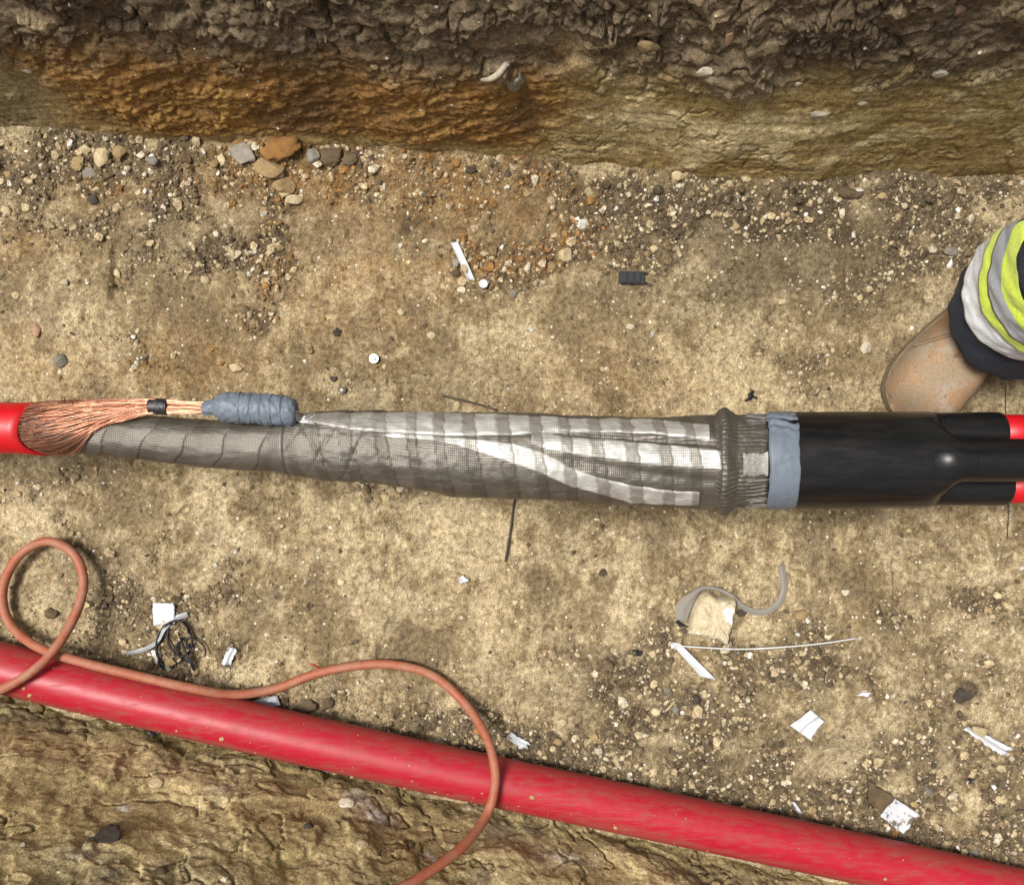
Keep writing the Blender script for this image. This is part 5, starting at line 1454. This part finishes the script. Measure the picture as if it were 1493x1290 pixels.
wire('red_thread', [(450, 967, .001), (458, 970, .002), (470, 976, .001)], .0008, M_REDC, 'short red thread above the hose', 'thread')
wire('root', [(700, 108), (703, 107)], .001, M_PALEROOT, 'x', 'x') if False else None

# black tie tangle
parts = []
def loop(cx, cy, rx, ry, a0, a1, z0, z1, rot=0, m=22):
    out = []
    for a in np.linspace(a0, a1, m):
        x, y = rx * math.cos(a), ry * math.sin(a); c, s = math.cos(rot), math.sin(rot)
        q = (a - a0) / (a1 - a0)
        p = on_floor(cx + x * c - y * s, cy + x * s + y * c, z0 + (z1 - z0) * q + .003 * math.sin(3 * a)); out.append(p[:])
    return out
for (arg, r_) in (((252, 938, 24, 34, .5, 5.6, .003, .012, .3), .0015), ((262, 930, 17, 27, -1.0, 4.6, .008, .004, -.2), .0017), ((278, 948, 22, 17, 1.4, 6.6, .004, .010, .2), .0013), ((244, 942, 15, 33, 1.0, 4.9, .004, .008, .1), .0016)):
    parts.append(tube(loop(*arg), r_, 6)[:2])
parts.append(tube(crom([on_floor(*q)[:] for q in ((262, 930, .01), (270, 950, .012), (277, 966, .008), (283, 977, .004), (279, 968, .010), (272, 952, .014))], 6), .0018, 6)[:2])
parts.append((lambda q: boxm(q.x, q.y, q.z + .010, .007, .006, .005, .5))(on_floor(278, 940)))
V, F = join(parts); tag(mk('tie_tangle', V, F, M_BSCRAP), 'tangle of black cable ties and wire above the duct', 'cable ties')

# ribbons
def ribbon(name, pts, mat, label, cat, thick=.001, per=8):
    """pts: px, py, width px, lift, roll degrees"""
    P = crom([(*on_floor(q[0], q[1], q[3] + .002), q[2] / 1000, R(q[4])) for q in pts], per); m = len(P)
    T = np.gradient(P[:, :3], axis=0); T[:, 2] = 0; T /= np.linalg.norm(T, axis=1)[:, None]; S = np.c_[-T[:, 1], T[:, 0], np.zeros(m)]
    V = []; K = 7
    for i in range(m):
        c, s = math.cos(P[i, 4]), math.sin(P[i, 4]); side = S[i] * c + np.array([0, 0, s]); up = np.array([0, 0, c]) - S[i] * s
        for a in np.linspace(-.5, .5, K): V.append(P[i, :3] + side * a * P[i, 3] + up * (thick + .0012 * math.cos(a * 9)) + [0, 0, abs(s) * P[i, 3] * .5])
        for a in np.linspace(.5, -.5, K): V.append(P[i, :3] + side * a * P[i, 3] + up * (.0012 * math.cos(a * 9)) + [0, 0, abs(s) * P[i, 3] * .5])
    n = 2 * K; F = [tuple(f) for f in grid_faces(m, n, True)] + [tuple(range(n))[::-1], tuple(range((m - 1) * n, m * n))]
    return tag(mk(name, np.array(V), F, mat), label, cat)
ribbon('fabric_strip', [(993, 905, 17, .002, 0), (997, 885, 22, .003, 0), (1008, 870, 16, .006, 20), (1022, 858, 9, .006, 40), (1040, 857, 7, .006, 50), (1062, 866, 8, .004, 40), (1080, 882, 8, .003, 20), (1098, 891, 9, .002, 10), (1118, 891, 9, .002, 0), (1134, 880, 9, .002, 0), (1142, 862, 9, .002, 0), (1142, 843, 9, .002, 0), (1139, 824, 8, .002, 0)], M_GSTRIP, 'curled grey fabric strip around the limestone block', 'strip')
ribbon('tape_strip', [(274, 895, 7, .002, 0), (255, 902, 8, .003, 0), (240, 915, 8, .004, 15), (232, 932, 6, .004, 30), (218, 943, 6, .003, 10), (202, 949, 6, .002, 0), (184, 952, 4, .001, 0)], M_CLEAR, 'curved cloudy grey tape strip left of the black ties', 'strip')

# limestone block
V, F = rock(77, 3, 0, .5, .03)
p = on_floor(1036, 903)
# outline of the block's top, then a tapering body
OUT = [(1006, 925), (1010, 898), (1018, 876), (1032, 865), (1048, 872), (1071, 873), (1070, 893), (1063, 925), (1059, 940), (1046, 932), (1022, 929)]
ring = crom([(a, b, 0) for a, b in OUT + [OUT[0]]], 5)[:-1]
V = []; levels = [(-.006, 1.05), (.010, 1.04), (.019, 1.0), (.026, .92), (.0295, .80), (.031, .5), (.031, .2)]
for z, k in levels:
    for q in ring:
        x, y = 1038 + (q[0] - 1038) * k, 902 + (q[1] - 902) * k
        w_ = W(x, y, .02); zz = p.z - .004 + z * (1 + .006 * (x - 1038)) + .0045 * float(fbm(np.array(x / 9.), np.array(y / 9.), 3, 5))
        V.append((w_.x, w_.y, zz))
n = len(ring); F = [tuple(f) for f in grid_faces(len(levels), n, True)[:, ::-1]] + [tuple(range((len(levels) - 1) * n, len(levels) * n))[::-1]]
me_o = mk('limestone_block', V, F, ST['big'], smooth=False)
bm = bmesh.new(); bm.from_mesh(me_o.data); bmesh.ops.recalc_face_normals(bm, faces=bm.faces); bm.to_mesh(me_o.data); bm.free()
tag(me_o, 'angular cream limestone block half wrapped by the grey strip', 'stone')

# black scraps: little twisted bits
def scrap(px, py, s, label, seed):
    r = random.Random(seed); parts = []
    for k in range(5):
        a = r.uniform(0, 6.3); L = s * r.uniform(.5, 1.1)
        pts = [on_floor(px + r.uniform(-.3, .3) * s + math.cos(a + .5 * q) * L * q, py + math.sin(a + .5 * q) * L * q * .7, .002 + r.uniform(0, .003))[:] for q in (0, .35, .7, 1)]
        v, f, *_ = tube(crom(pts, 4), np.linspace(s * .00022, s * .00008, 13), 6); parts.append((v, f))
    V, F = join(parts); tag(mk('rubber_scrap', V, F, M_BSCRAP), label, 'scrap')
scrap(1094, 578, 13, 'twisted black rubber scrap above the grey tape band', 3)
scrap(932, 951, 12, 'small black rubber scrap left of the slanted white strip', 4)
scrap(992, 911, 11, 'black crumpled bit at the lower left of limestone block', 5)
scrap(1416, 1139, 7, 'tiny black crumb in the gravel at lower right', 6)

# pale root and dark hollow stone in the far wall
q = [wall_pt(FAR, *a) for a in ((702, 110), (715, 108), (728, 103), (738, 94), (741, 89))]
V, F, *_ = tube(crom([(a.x, a.y - .006, a.z) for a in q], 6), np.array([.002 + .0022 * math.sin(math.pi * k / 24) for k in range(25)]), 8)
tag(mk('root', V, F, M_PALEROOT), 'curved pale root sticking out of the far wall topsoil', 'root')
stone(752, 118, 30, 34, 'grey', 'brown-grey stone right of the pale root in far wall', 'stones set in the trench walls', wall=FAR, flat=.7)
